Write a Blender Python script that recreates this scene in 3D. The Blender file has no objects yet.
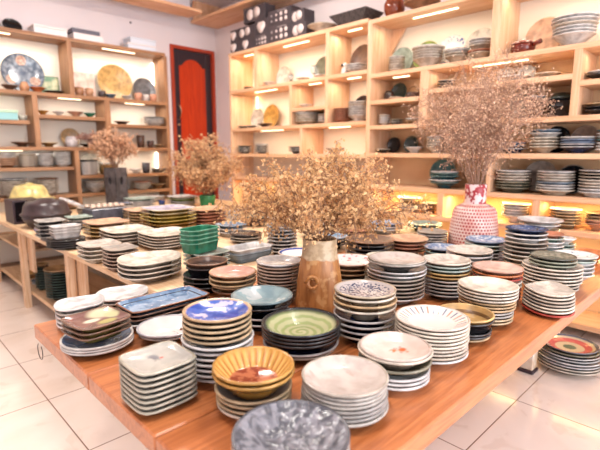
import bpy, math, random
from mathutils import Vector, Matrix
random.seed(11)
PI = math.pi
SC = bpy.context.scene
COL = SC.collection
STY = {'shell': ((224, 212, 198), (230, 218, 202), (220, 204, 186), 0.26, (120, 90, 70)), 'cream': ((218, 208, 196), (226, 212, 194), (172, 152, 132), 0.26, (120, 90, 70)), 'white': ((230, 228, 226), (234, 230, 226), (222, 216, 210), 0.22), 'ivory': ((230, 220, 204), (234, 222, 202), (200, 182, 158), 0.26), 'tanrim': ((120, 112, 106), (206, 180, 142), (60, 56, 56), 0.3), 'tanplain': ((206, 172, 128), (210, 176, 132), (150, 116, 80), 0.3), 'grey': ((180, 176, 172), (200, 192, 182), (84, 78, 74), 0.26), 'greyd': ((120, 118, 120), (176, 170, 164), (84, 82, 84), 0.28), 'brown': ((112, 82, 64), (150, 110, 84), (86, 62, 50), 0.3), 'brownstripe': ((170, 140, 118), (196, 168, 146), (120, 88, 72), 0.35), 'black': ((34, 34, 38), (62, 58, 58), (28, 27, 30), 0.18), 'blackrim': ((40, 42, 46), (200, 186, 168), (34, 34, 36), 0.22), 'navy': ((44, 62, 98), (200, 196, 194), (36, 48, 78), 0.2), 'navyp': ((62, 90, 128), (226, 220, 214), (52, 56, 66), 0.22), 'blue': ((128, 154, 178), (150, 168, 182), (96, 120, 140), 0.2), 'teal': ((58, 110, 112), (110, 140, 136), (42, 82, 88), 0.2), 'celadon': ((172, 190, 178), (190, 204, 192), (104, 126, 114), 0.2), 'green': ((62, 146, 112), (120, 186, 156), (46, 128, 98), 0.15), 'lime': ((150, 168, 84), (170, 178, 110), (120, 140, 70), 0.25), 'darkgreen': ((46, 66, 62), (80, 100, 92), (34, 52, 50), 0.2), 'yellow': ((222, 196, 96), (230, 206, 110), (150, 122, 46), 0.25), 'honey': ((206, 154, 78), (202, 150, 76), (172, 120, 54), 0.2), 'pink': ((222, 186, 170), (206, 158, 136), (196, 146, 120), 0.3), 'orange': ((214, 130, 80), (214, 124, 72), (190, 104, 60), 0.25), 'red': ((178, 66, 52), (186, 72, 58), (150, 50, 44), 0.25), 'terracotta': ((190, 124, 96), (200, 136, 106), (168, 100, 74), 0.4), 'olive': ((128, 124, 102), (150, 144, 122), (96, 92, 76), 0.3), 'sage': ((138, 142, 122), (160, 162, 142), (100, 106, 92), 0.35), 'copper': ('lake', (150, 100, 76), (46, 40, 40), 0.2), 'copperb': ((60, 58, 60), (120, 86, 70), (42, 38, 38), 0.2), 'sponge': ('sponge', (206, 172, 132), (190, 160, 124)), 'swirl': ('green_swirl', (44, 48, 52), (36, 38, 42)), 'fluted': ('fluted', (206, 152, 76), (190, 136, 60)), 'hammered': ('hammered', (96, 96, 102), (70, 70, 78)), 'flower': ('flower', (214, 194, 182), (196, 172, 158)), 'stripes': ('stripes', (220, 204, 188), (150, 134, 120)), 'navyprint': ('navy_print', (210, 190, 164), (168, 144, 116)), 'pinkring': ('pink_ring', (110, 112, 124), (170, 158, 140)), 'sprig': ('pink_sprig', (218, 186, 160), (196, 160, 130)), 'greysprig': ('grey_sprig', (196, 188, 168), (70, 68, 64)), 'scribble': ('scribble', (196, 192, 196), (180, 176, 176)), 'marbled': ('marbled', (140, 104, 84), (150, 130, 76)), 'marblex': ((140, 104, 92), (128, 96, 76), (150, 132, 70), 0.25), 'bluerim': ('blue_rim', (224, 208, 190), (206, 192, 180)), 'bluefloral': ('blue_floral', (232, 226, 220), (214, 206, 198)), 'moons': ('three_moons', (74, 84, 100), (70, 78, 92)), 'celpool': ('celadon_pool', (120, 140, 144), (60, 74, 80)), 'blush': ('blush', (222, 170, 134), (196, 140, 100)), 'scratch': ('pale_scratch', (194, 182, 168), (100, 90, 84)), 'olivestone': ('olive_stone', (96, 94, 82), (80, 78, 68)), 'navygloss': ('navy_gloss', (48, 60, 88), (38, 48, 74)), 'bluespeckle': ('blue_speckle', (130, 146, 170), (96, 110, 136)), 'gardenred': ('garden_red', (206, 160, 124), (190, 140, 104)), 'whitedots': ('white_dots', (220, 214, 206), (204, 196, 190)), 'lilac': ('lilac', (226, 210, 160), (160, 126, 60)), 'mustard': ((208, 166, 104), (222, 184, 120), (136, 98, 54), 0.3), 'peach': ((224, 176, 142), (228, 182, 148), (150, 104, 76), 0.35), 'stone': ((172, 160, 148), (186, 172, 156), (104, 90, 80), 0.45)}  # pale styles: outside darkened, painting in the shade below stacked rims
WORD = {'shell': 'cream', 'cream': 'cream', 'white': 'white', 'ivory': 'ivory', 'tanrim': 'tan-rimmed dark', 'tanplain': 'tan', 'grey': 'grey', 'greyd': 'dark grey', 'brown': 'brown', 'brownstripe': 'mottled brown', 'black': 'black', 'blackrim': 'pale-rimmed black', 'navy': 'white-rimmed navy', 'navyp': 'navy', 'blue': 'light blue', 'teal': 'teal', 'celadon': 'pale green', 'green': 'green', 'lime': 'lime green', 'darkgreen': 'dark green', 'yellow': 'yellow', 'honey': 'honey yellow', 'pink': 'pink', 'orange': 'orange', 'red': 'red', 'terracotta': 'terracotta', 'olive': 'olive', 'sage': 'grey-green', 'copper': 'copper-edged blue', 'copperb': 'copper-edged dark', 'sponge': 'cobalt sponged', 'swirl': 'green swirled', 'fluted': 'yellow fluted', 'hammered': 'grey hammered', 'flower': 'orange-flowered cream', 'stripes': 'striped-rim white', 'navyprint': 'navy-printed cream', 'pinkring': 'pink-ringed', 'sprig': 'pink-sprigged white', 'greysprig': 'grey sprigged', 'scribble': 'scribbled white', 'marbled': 'brown marbled', 'marblex': 'brown', 'bluerim': 'blue-ringed white', 'bluefloral': 'blue floral', 'moons': 'slate', 'celpool': 'blue-green', 'blush': 'pink', 'scratch': 'pale', 'olivestone': 'olive', 'navygloss': 'glossy navy', 'bluespeckle': 'blue speckled', 'gardenred': 'red-patterned', 'whitedots': 'speckled white', 'lilac': 'lilac', 'mustard': 'mustard', 'peach': 'peach', 'stone': 'stone grey'}
NAMES = {'plate': ('plate', 'plate'), 'flat': ('plate', 'plate'), 'coupe': ('shallow_bowl', 'shallow bowl'), 'bowl': ('bowl', 'bowl'), 'deep': ('deep_bowl', 'bowl'), 'fluted': ('fluted_bowl', 'bowl'), 'square': ('square_plate', 'plate'), 'rect': ('rectangular_tray', 'tray'), 'oval': ('oval_plate', 'plate'), 'free': ('freeform_plate', 'plate'), 'box': ('rectangular_dish', 'dish'), 'hex': ('faceted_dish', 'dish'), 'pan': ('straight_sided_bowl', 'bowl')}
ROUND = ('plate', 'flat', 'bowl', 'deep')
FIXED = ('flower', 'moons', 'pinkring', 'stripes', 'fluted')
# stacks: place of the base, then kind, glaze, radius, foot height and lift of each piece from the top down
STACKS = [
 {'p': [0.4434, 0.9072, 0.64], 'items': [('square', 'greysprig', 0.07, 0.0072, 0.0868), ('square', 'greysprig', 0.07, 0.0072, 0.0744), ('square', 'greysprig', 0.07, 0.0072, 0.062), ('square', 'greysprig', 0.07, 0.0072, 0.0496), ('square', 'greysprig', 0.07, 0.0072, 0.0372), ('square', 'greysprig', 0.07, 0.0072, 0.0248), ('square', 'greysprig', 0.07, 0.0072, 0.0124), ('square', 'greysprig', 0.07, 0.0072, 0.0)], 'd': 'stack of rounded squares at table front', 'g': 'plate stacks on the orange wooden table'},
 {'p': [0.609, 0.9133, 0.64], 'items': [('plate', 'sponge', 0.085, 0.0078, 0.1485), ('plate', 'tanrim', 0.085, 0.0078, 0.135), ('plate', 'tanrim', 0.085, 0.0078, 0.1215), ('plate', 'tanrim', 0.085, 0.0078, 0.108), ('plate', 'tanrim', 0.085, 0.0078, 0.0945), ('plate', 'white', 0.09, 0.0078, 0.081), ('plate', 'white', 0.088, 0.0078, 0.0675), ('plate', 'white', 0.088, 0.0078, 0.054), ('plate', 'white', 0.088, 0.0078, 0.0405), ('plate', 'white', 0.088, 0.0078, 0.027), ('plate', 'white', 0.088, 0.0078, 0.0135), ('plate', 'white', 0.085, 0.0078, 0.0)], 'd': 'stack under the cobalt plate', 'g': 'plate stacks on the orange wooden table'},
 {'p': [0.579, 0.7341, 0.64], 'items': [('fluted', 'fluted', 0.089, 0.0058, 0.058), ('fluted', 'honey', 0.09, 0.0058, 0.046), ('plate', 'tanrim', 0.085, 0.0058, 0.0345), ('plate', 'tanrim', 0.083, 0.0058, 0.023), ('plate', 'tanrim', 0.083, 0.0058, 0.0115), ('plate', 'ivory', 0.082, 0.0058, 0.0)], 'd': 'stack with the brown-centred yellow bowl', 'g': 'plate stacks on the orange wooden table'},
 {'p': [0.5138, 0.5464, 0.64], 'items': [('coupe', 'hammered', 0.107, 0.0015, 0.0244), ('coupe', 'greyd', 0.107, 0.0015, 0.0163), ('coupe', 'greyd', 0.107, 0.0015, 0.0081), ('coupe', 'greyd', 0.107, 0.0015, 0.0)], 'd': 'hammered stack at the table corner', 'g': 'plate stacks on the orange wooden table'},
 {'p': [0.7133, 0.5881, 0.64], 'items': [('plate', 'scratch', 0.094, 0.0031, 0.0616), ('plate', 'grey', 0.092, 0.0031, 0.0528), ('plate', 'grey', 0.092, 0.0031, 0.044), ('plate', 'grey', 0.092, 0.0031, 0.0352), ('plate', 'greyd', 0.094, 0.0031, 0.0264), ('plate', 'greyd', 0.094, 0.0031, 0.0176), ('plate', 'greyd', 0.094, 0.0031, 0.0088), ('plate', 'grey', 0.096, 0.0031, 0.0)], 'd': 'pale unpatterned stack at front centre', 'g': 'plate stacks on the orange wooden table'},
 {'p': [0.9007, 0.585, 0.64], 'items': [('plate', 'flower', 0.086, 0.0047, 0.0698), ('bowl', 'cream', 0.091, 0.0047, 0.0418), ('coupe', 'olive', 0.089, 0.0047, 0.0312), ('plate', 'white', 0.085, 0.0047, 0.0208), ('plate', 'white', 0.085, 0.0047, 0.0104), ('plate', 'white', 0.085, 0.0047, 0.0)], 'd': 'stack under the orange-flowered plate', 'g': 'plate stacks on the orange wooden table'},
 {'p': [1.0928, 0.5952, 0.64], 'items': [('plate', 'stripes', 0.099, 0.0041, 0.0882), ('plate', 'ivory', 0.099, 0.0041, 0.0784), ('plate', 'ivory', 0.099, 0.0041, 0.0686), ('plate', 'ivory', 0.099, 0.0041, 0.0588), ('plate', 'ivory', 0.099, 0.0041, 0.049), ('plate', 'ivory', 0.099, 0.0041, 0.0392), ('plate', 'cream', 0.097, 0.0041, 0.0294), ('plate', 'cream', 0.097, 0.0041, 0.0196), ('plate', 'blackrim', 0.099, 0.0041, 0.0098), ('plate', 'white', 0.099, 0.0041, 0.0)], 'd': 'stack under the striped-rim plate', 'g': 'plate stacks on the orange wooden table'},
 {'p': [1.277, 0.5867, 0.64], 'items': [('pan', 'mustard', 0.083, 0.0029, 0.046), ('pan', 'black', 0.083, 0.0029, 0.0349), ('plate', 'black', 0.077, 0.0029, 0.0172), ('plate', 'black', 0.077, 0.0029, 0.0086), ('plate', 'tanplain', 0.075, 0.0029, 0.0)], 'd': 'stack under the mustard bowl', 'g': 'plate stacks on the orange wooden table'},
 {'p': [1.454, 0.597, 0.64], 'items': [('plate', 'ivory', 0.094, 0.0048, 0.1054), ('plate', 'cream', 0.094, 0.0048, 0.0949), ('plate', 'cream', 0.094, 0.0048, 0.0844), ('plate', 'cream', 0.094, 0.0048, 0.0739), ('plate', 'tanplain', 0.089, 0.0048, 0.0632), ('plate', 'tanplain', 0.089, 0.0048, 0.0527), ('plate', 'tanplain', 0.089, 0.0048, 0.0422), ('plate', 'grey', 0.084, 0.0048, 0.0315), ('plate', 'grey', 0.084, 0.0048, 0.021), ('plate', 'tanrim', 0.083, 0.0048, 0.0105), ('plate', 'tanrim', 0.083, 0.0048, 0.0)], 'd': 'tall cream stack behind the mustard bowl', 'g': 'plate stacks on the orange wooden table'},
 {'p': [1.7066, 0.4821, 0.64], 'items': [('free', 'cream', 0.082, 0.0054, 0.0696), ('free', 'cream', 0.083, 0.0054, 0.058), ('free', 'stone', 0.086, 0.0054, 0.0464), ('free', 'stone', 0.086, 0.0054, 0.0348), ('free', 'ivory', 0.087, 0.0054, 0.0232), ('free', 'ivory', 0.087, 0.0054, 0.0116), ('free', 'red', 0.088, 0.0054, 0.0)], 'd': 'wavy stack with a red bottom plate', 'g': 'plate stacks on the orange wooden table'},
 {'p': [1.6889, 0.6614, 0.64], 'items': [('plate', 'pink', 0.09, 0.0095, 0.1064), ('plate', 'orange', 0.09, 0.0095, 0.0912), ('plate', 'red', 0.087, 0.0095, 0.076), ('plate', 'ivory', 0.087, 0.0095, 0.0608), ('plate', 'ivory', 0.087, 0.0095, 0.0456), ('plate', 'red', 0.085, 0.0095, 0.0304), ('plate', 'red', 0.085, 0.0095, 0.0152), ('plate', 'red', 0.085, 0.0095, 0.0)], 'd': 'pink-topped stack with red plates below', 'g': 'plate stacks on the orange wooden table'},
 {'p': [1.971, 0.558, 0.64], 'items': [('plate', 'olivestone', 0.084, 0.008, 0.1241), ('plate', 'sage', 0.086, 0.008, 0.1104), ('plate', 'sage', 0.086, 0.008, 0.0967), ('plate', 'cream', 0.11, 0.008, 0.083), ('plate', 'cream', 0.11, 0.008, 0.0693), ('plate', 'cream', 0.11, 0.008, 0.0556), ('plate', 'cream', 0.11, 0.008, 0.0419), ('plate', 'cream', 0.11, 0.008, 0.0282), ('plate', 'stone', 0.101, 0.008, 0.0137), ('plate', 'stone', 0.101, 0.008, 0.0)], 'd': 'stack under the two olive dishes', 'g': 'plate stacks on the orange wooden table'},
 {'p': [2.175, 0.531, 0.64], 'items': [('plate', 'whitedots', 0.086, 0.0115, 0.0968), ('plate', 'celadon', 0.082, 0.0115, 0.0796), ('bowl', 'white', 0.077, 0.0115, 0.0516), ('bowl', 'white', 0.077, 0.0115, 0.0344), ('bowl', 'white', 0.077, 0.0115, 0.0172), ('bowl', 'white', 0.077, 0.0115, 0.0)], 'd': 'stack under the blue-dotted white plate', 'g': 'plate stacks on the orange wooden table'},
 {'p': [2.2114, 0.7462, 0.64], 'items': [('plate', 'navygloss', 0.091, 0.014, 0.1775), ('plate', 'navyp', 0.091, 0.014, 0.1578), ('plate', 'white', 0.089, 0.014, 0.1381), ('plate', 'stone', 0.094, 0.014, 0.1184), ('plate', 'stone', 0.094, 0.014, 0.0987), ('plate', 'stone', 0.094, 0.014, 0.079), ('plate', 'ivory', 0.094, 0.014, 0.0593), ('plate', 'ivory', 0.094, 0.014, 0.0396), ('plate', 'tanrim', 0.089, 0.014, 0.0197), ('plate', 'tanrim', 0.089, 0.014, 0.0)], 'd': 'stack under the glossy navy plate', 'g': 'plate stacks on the orange wooden table'},
 {'p': [2.517, 0.74, 0.64], 'items': [('plate', 'terracotta', 0.072, 0.014, 0.1182), ('plate', 'celadon', 0.072, 0.014, 0.0985), ('plate', 'white', 0.072, 0.014, 0.0788), ('plate', 'white', 0.072, 0.014, 0.0591), ('plate', 'teal', 0.072, 0.014, 0.0394), ('plate', 'teal', 0.072, 0.014, 0.0197), ('plate', 'teal', 0.072, 0.014, 0.0)], 'd': 'small stack behind the glossy navy plate', 'g': 'plate stacks on the orange wooden table'},
 {'p': [2.6736, 0.712, 0.64], 'items': [('bowl', 'white', 0.058, 0.0112, 0.0676), ('plate', 'celadon', 0.058, 0.0112, 0.0507), ('plate', 'celadon', 0.058, 0.0112, 0.0338), ('plate', 'teal', 0.058, 0.0112, 0.0169), ('plate', 'teal', 0.058, 0.0112, 0.0)], 'd': 'small stack beside the coral bowl', 'g': 'plate stacks on the orange wooden table'},
 {'p': [2.835, 0.888, 0.64], 'items': [('coupe', 'white', 0.122, 0.014, 0.1193), ('coupe', 'white', 0.11, 0.014, 0.0985), ('plate', 'cream', 0.11, 0.014, 0.0788), ('plate', 'cream', 0.11, 0.014, 0.0591), ('plate', 'cream', 0.11, 0.014, 0.0394), ('plate', 'cream', 0.11, 0.014, 0.0197), ('plate', 'cream', 0.11, 0.014, 0.0)], 'd': 'stack under the wide white bowl', 'g': 'plate stacks on the orange wooden table'},
 {'p': [2.6684, 0.58, 0.64], 'items': [('bowl', 'orange', 0.077, 0.014, 0.0)], 'd': 'coral orange bowl on the table behind the blue-dotted plate', 'g': 'none'},
 {'p': [2.249, 0.9451, 0.64], 'items': [('plate', 'bluespeckle', 0.103, 0.0128, 0.0925), ('plate', 'celadon', 0.106, 0.0128, 0.074), ('plate', 'celadon', 0.106, 0.0128, 0.0555), ('plate', 'white', 0.103, 0.0128, 0.037), ('plate', 'white', 0.103, 0.0128, 0.0185), ('plate', 'grey', 0.103, 0.0128, 0.0)], 'd': 'speckled stack right of the red vase', 'g': 'plate stacks on the orange wooden table'},
 {'p': [2.0367, 0.9337, 0.64], 'items': [('plate', 'cream', 0.104, 0.0125, 0.0728), ('plate', 'white', 0.104, 0.0125, 0.0546), ('plate', 'grey', 0.102, 0.0125, 0.0364), ('plate', 'grey', 0.102, 0.0125, 0.0182), ('plate', 'ivory', 0.099, 0.0125, 0.0)], 'd': 'plain cream stack below the red vase', 'g': 'plate stacks on the orange wooden table'},
 {'p': [1.6058, 0.8263, 0.64], 'items': [('plate', 'cream', 0.092, 0.0079, 0.1224), ('plate', 'celadon', 0.092, 0.0079, 0.1088), ('plate', 'celadon', 0.092, 0.0079, 0.0952), ('plate', 'mustard', 0.092, 0.0079, 0.0816), ('plate', 'mustard', 0.092, 0.0079, 0.068), ('plate', 'grey', 0.092, 0.0079, 0.0544), ('plate', 'grey', 0.092, 0.0079, 0.0408), ('plate', 'grey', 0.092, 0.0079, 0.0272), ('plate', 'greyd', 0.092, 0.0079, 0.0136), ('plate', 'greyd', 0.092, 0.0079, 0.0)], 'd': 'stack with a mustard band mid-height', 'g': 'plate stacks on the orange wooden table'},
 {'p': [1.4327, 0.9373, 0.64], 'items': [('plate', 'scratch', 0.106, 0.0087, 0.1352), ('coupe', 'grey', 0.111, 0.0087, 0.1152), ('plate', 'white', 0.111, 0.0087, 0.1008), ('plate', 'white', 0.111, 0.0087, 0.0864), ('plate', 'stone', 0.108, 0.0087, 0.072), ('plate', 'stone', 0.108, 0.0087, 0.0576), ('plate', 'stone', 0.108, 0.0087, 0.0432), ('plate', 'stone', 0.108, 0.0087, 0.0288), ('plate', 'stone', 0.108, 0.0087, 0.0144), ('plate', 'white', 0.106, 0.0087, 0.0)], 'd': 'tallest pale stack right of the tan vase', 'g': 'plate stacks on the orange wooden table'},
 {'p': [1.061, 0.801, 0.64], 'items': [('plate', 'navyprint', 0.093, 0.0112, 0.125), ('coupe', 'ivory', 0.091, 0.0112, 0.1014), ('coupe', 'tanplain', 0.096, 0.0112, 0.0845), ('coupe', 'ivory', 0.095, 0.0112, 0.0676), ('plate', 'navy', 0.095, 0.0112, 0.0507), ('plate', 'navy', 0.095, 0.0112, 0.0338), ('plate', 'navy', 0.095, 0.0112, 0.0169), ('plate', 'blackrim', 0.093, 0.0112, 0.0)], 'd': 'stack under the navy-printed plate', 'g': 'plate stacks on the orange wooden table'},
 {'p': [1.448, 1.175, 0.64], 'items': [('plate', 'sprig', 0.109, 0.014, 0.0788), ('plate', 'tanplain', 0.109, 0.014, 0.0591), ('plate', 'tanplain', 0.109, 0.014, 0.0394), ('plate', 'grey', 0.114, 0.014, 0.0197), ('plate', 'grey', 0.114, 0.014, 0.0)], 'd': 'stack under the pink-sprigged plate', 'g': 'plate stacks on the orange wooden table'},
 {'p': [1.8994, 1.411, 0.64], 'items': [('plate', 'brown', 0.127, 0.0126, 0.0732), ('plate', 'black', 0.127, 0.0126, 0.0549), ('plate', 'black', 0.127, 0.0126, 0.0366), ('plate', 'black', 0.127, 0.0126, 0.0183), ('plate', 'blackrim', 0.127, 0.0126, 0.0)], 'd': 'dark stack among the flowers', 'g': 'plate stacks on the orange wooden table'},
 {'p': [2.1308, 1.3337, 0.64], 'items': [('plate', 'peach', 0.114, 0.014, 0.0592), ('plate', 'terracotta', 0.108, 0.014, 0.0394), ('plate', 'terracotta', 0.108, 0.014, 0.0197), ('plate', 'brown', 0.103, 0.014, 0.0)], 'd': 'peach-topped stack among the flowers', 'g': 'plate stacks on the orange wooden table'},
 {'p': [1.767, 1.233, 0.64], 'items': [('plate', 'ivory', 0.081, 0.014, 0.0394), ('plate', 'cream', 0.081, 0.014, 0.0197), ('plate', 'cream', 0.081, 0.014, 0.0)], 'd': 'small ivory stack behind the pink-sprigged plate', 'g': 'plate stacks on the orange wooden table'},
 {'p': [2.891, 1.665, 0.64], 'items': [('plate', 'celadon', 0.122, 0.014, 0.0197), ('plate', 'teal', 0.122, 0.014, 0.0)], 'd': 'pair beyond the flowers left of the red vase', 'g': 'plate stacks on the orange wooden table'},
 {'p': [2.4526, 1.3605, 0.64], 'items': [('plate', 'stone', 0.09, 0.0098, 0.062), ('plate', 'grey', 0.09, 0.0098, 0.0465), ('plate', 'grey', 0.09, 0.0098, 0.031), ('plate', 'grey', 0.09, 0.0098, 0.0155), ('plate', 'grey', 0.09, 0.0098, 0.0)], 'd': 'stone-topped stack left of the red vase', 'g': 'plate stacks on the orange wooden table'},
 {'p': [2.1528, 1.1303, 0.64], 'items': [('plate', 'bluespeckle', 0.094, 0.014, 0.0394), ('plate', 'teal', 0.094, 0.014, 0.0197), ('plate', 'teal', 0.094, 0.014, 0.0)], 'd': 'blue-topped stack left of the red vase', 'g': 'plate stacks on the orange wooden table'},
 {'p': [0.853, 0.864, 0.64], 'items': [('coupe', 'swirl', 0.112, 0.0043, 0.0503), ('coupe', 'black', 0.111, 0.0043, 0.0403), ('coupe', 'black', 0.111, 0.0043, 0.0303), ('coupe', 'black', 0.111, 0.0043, 0.0203), ('plate', 'navy', 0.107, 0.0043, 0.0103), ('plate', 'blackrim', 0.101, 0.0043, 0.0)], 'd': 'stack under the green swirled dish', 'g': 'plate stacks on the orange wooden table'},
 {'p': [0.901, 1.092, 0.64], 'items': [('coupe', 'celpool', 0.1, 0.014, 0.0591), ('coupe', 'black', 0.097, 0.014, 0.0394), ('plate', 'navy', 0.09, 0.014, 0.0197), ('plate', 'navy', 0.09, 0.014, 0.0)], 'd': 'stack under the light blue dish', 'g': 'plate stacks on the orange wooden table'},
 {'p': [0.9894, 1.3714, 0.64], 'items': [('plate', 'blush', 0.089, 0.012, 0.0826), ('plate', 'tanplain', 0.089, 0.012, 0.0649), ('plate', 'tanplain', 0.089, 0.012, 0.0472), ('bowl', 'tanplain', 0.08, 0.012, 0.0177), ('bowl', 'brown', 0.08, 0.012, 0.0)], 'd': 'stack under the pink glazed plate', 'g': 'plate stacks on the orange wooden table'},
 {'p': [0.9941, 1.5529, 0.64], 'items': [('pan', 'brown', 0.084, 0.0128, 0.0775), ('pan', 'black', 0.084, 0.0128, 0.059), ('plate', 'black', 0.097, 0.0128, 0.037), ('plate', 'black', 0.097, 0.0128, 0.0185), ('plate', 'black', 0.097, 0.0128, 0.0)], 'd': 'black stack beside the green boxes', 'g': 'plate stacks on the orange wooden table'},
 {'p': [1.1272, 1.2612, 0.64], 'items': [('plate', 'white', 0.087, 0.0069, 0.126), ('plate', 'brownstripe', 0.085, 0.0069, 0.1134), ('plate', 'brownstripe', 0.085, 0.0069, 0.1008), ('plate', 'brownstripe', 0.085, 0.0069, 0.0882), ('plate', 'brownstripe', 0.085, 0.0069, 0.0756), ('plate', 'brownstripe', 0.085, 0.0069, 0.063), ('plate', 'brownstripe', 0.085, 0.0069, 0.0504), ('plate', 'brownstripe', 0.085, 0.0069, 0.0378), ('plate', 'brownstripe', 0.085, 0.0069, 0.0252), ('plate', 'brownstripe', 0.085, 0.0069, 0.0126), ('plate', 'brownstripe', 0.085, 0.0069, 0.0)], 'd': 'mottled brown stack left of the tan vase', 'g': 'plate stacks on the orange wooden table'},
 {'p': [1.548, 1.582, 0.64], 'items': [('coupe', 'bluerim', 0.105, 0.014, 0.0197), ('plate', 'white', 0.094, 0.014, 0.0)], 'd': 'pair under the blue-ringed plate', 'g': 'plate stacks on the orange wooden table'},
 {'p': [1.6506, 1.8203, 0.64], 'items': [('plate', 'cream', 0.084, 0.0134, 0.1719), ('plate', 'white', 0.084, 0.0134, 0.1528), ('plate', 'white', 0.084, 0.0134, 0.1337), ('plate', 'greyd', 0.084, 0.0134, 0.1146), ('plate', 'greyd', 0.084, 0.0134, 0.0955), ('plate', 'greyd', 0.084, 0.0134, 0.0764), ('plate', 'grey', 0.084, 0.0134, 0.0573), ('plate', 'grey', 0.084, 0.0134, 0.0382), ('plate', 'grey', 0.084, 0.0134, 0.0191), ('plate', 'grey', 0.084, 0.0134, 0.0)], 'd': 'tall grey stack under the dried flowers', 'g': 'plate stacks on the orange wooden table'},
 {'p': [0.9153, 1.899, 0.64], 'items': [('free', 'ivory', 0.14, 0.014, 0.0606), ('free', 'cream', 0.14, 0.014, 0.0404), ('free', 'cream', 0.14, 0.014, 0.0202), ('free', 'cream', 0.14, 0.014, 0.0)], 'd': 'stack of big ivory ovals behind the blue trays', 'g': 'plate stacks on the orange wooden table'},
 {'p': [0.711, 1.383, 0.64], 'items': [('rect', 'copper', 0.143, 0.0086, 0.0414), ('rect', 'copperb', 0.143, 0.0086, 0.0276), ('rect', 'copperb', 0.143, 0.0086, 0.0138), ('rect', 'white', 0.154, 0.0086, 0.0)], 'd': 'stack of copper-edged blue trays', 'g': 'trays on the orange wooden table'},
 {'p': [0.679, 1.65, 0.64], 'items': [('free', 'white', 0.094, 0.0092, 0.0154), ('free', 'grey', 0.094, 0.0092, 0.0)], 'd': 'pair of white platters behind the brown squares', 'g': 'plate stacks on the orange wooden table'},
 {'p': [0.482, 1.516, 0.64], 'items': [('free', 'white', 0.075, 0.0083, 0.058), ('free', 'grey', 0.073, 0.0083, 0.0435), ('free', 'white', 0.072, 0.0083, 0.029), ('free', 'white', 0.072, 0.0083, 0.0145), ('free', 'white', 0.072, 0.0083, 0.0)], 'd': 'pebble-shaped stack at the table corner', 'g': 'plate stacks on the orange wooden table'},
 {'p': [0.455, 1.297, 0.64], 'items': [('plate', 'navyp', 0.098, 0.0015, 0.0154), ('plate', 'navyp', 0.098, 0.0015, 0.0077), ('plate', 'navyp', 0.098, 0.0015, 0.0)], 'd': 'navy pile under the brown marbled squares', 'g': 'plate stacks on the orange wooden table'},
 {'p': [0.455, 1.297, 0.679], 'items': [('square', 'marbled', 0.077, 0.0097, 0.0298), ('square', 'marblex', 0.077, 0.0097, 0.0149), ('square', 'marblex', 0.077, 0.0097, 0.0)], 'd': 'brown marbled squares on the navy plates', 'g': 'plate stacks on the orange wooden table', 'rz': 8},
 {'p': [0.633, 1.216, 0.64], 'items': [('coupe', 'scribble', 0.091, 0.0015, 0.0089), ('coupe', 'greyd', 0.087, 0.0015, 0.0)], 'd': 'pair under the scribbled white platter', 'g': 'plate stacks on the orange wooden table'},
 {'p': [2.751, 0.653, 0.0], 'items': [('plate', 'pinkring', 0.139, 0.0101, 0.1106), ('plate', 'olive', 0.146, 0.0101, 0.0948), ('plate', 'navy', 0.153, 0.0101, 0.079), ('plate', 'navy', 0.153, 0.0101, 0.0632), ('plate', 'white', 0.162, 0.0101, 0.0474), ('plate', 'navy', 0.163, 0.0101, 0.0316), ('plate', 'cream', 0.164, 0.0101, 0.0158), ('plate', 'cream', 0.164, 0.0101, 0.0)], 'd': 'pile on the floor under the table', 'g': 'plates piled on the tiled floor'},
 {'p': [1.1347, 1.775, 0.64], 'items': [('square', 'celadon', 0.088, 0.0146, 0.0804), ('square', 'celadon', 0.088, 0.0146, 0.0606), ('square', 'celadon', 0.088, 0.0146, 0.0408), ('square', 'celadon', 0.088, 0.0146, 0.021), ('square', 'teal', 0.079, 0.0146, 0.0)], 'd': 'squares under the green dishes', 'g': 'dishes on the long pale table'},
 {'p': [1.11, 1.789, 0.749], 'items': [('hex', 'green', 0.093, 0.014, 0.0576), ('hex', 'green', 0.093, 0.014, 0.0384), ('hex', 'green', 0.093, 0.014, 0.0192), ('hex', 'green', 0.093, 0.014, 0.0)], 'd': 'tower of green faceted dishes', 'g': 'dishes on the long pale table', 'rz': 12},
 {'p': [1.2936, 2.452, 0.64], 'items': [('square', 'ivory', 0.137, 0.0113, 0.066), ('square', 'cream', 0.137, 0.0113, 0.0495), ('square', 'cream', 0.137, 0.0113, 0.033), ('square', 'cream', 0.137, 0.0113, 0.0165), ('square', 'cream', 0.137, 0.0113, 0.0)], 'd': 'right-hand cream squares behind the ivory ovals', 'g': 'dishes on the long pale table'},
 {'p': [1.1734, 2.725, 0.64], 'items': [('square', 'ivory', 0.135, 0.0152, 0.0612), ('square', 'cream', 0.135, 0.0152, 0.0408), ('square', 'cream', 0.135, 0.0152, 0.0204), ('square', 'cream', 0.135, 0.0152, 0.0)], 'd': 'left-hand cream squares behind the ivory ovals', 'g': 'dishes on the long pale table'},
 {'p': [0.877, 2.384, 0.64], 'items': [('square', 'cream', 0.094, 0.016, 0.0636), ('square', 'ivory', 0.094, 0.016, 0.0424), ('square', 'ivory', 0.094, 0.016, 0.0212), ('square', 'ivory', 0.094, 0.016, 0.0)], 'd': 'cream squares at the table rim', 'g': 'dishes on the long pale table'},
 {'p': [0.881, 2.132, 0.64], 'items': [('square', 'stone', 0.072, 0.0118, 0.085), ('square', 'brownstripe', 0.072, 0.0118, 0.068), ('square', 'brownstripe', 0.072, 0.0118, 0.051), ('square', 'brownstripe', 0.072, 0.0118, 0.034), ('square', 'brownstripe', 0.072, 0.0118, 0.017), ('square', 'brownstripe', 0.072, 0.0118, 0.0)], 'd': 'brown streaked squares at the table rim', 'g': 'dishes on the long pale table'},
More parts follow.
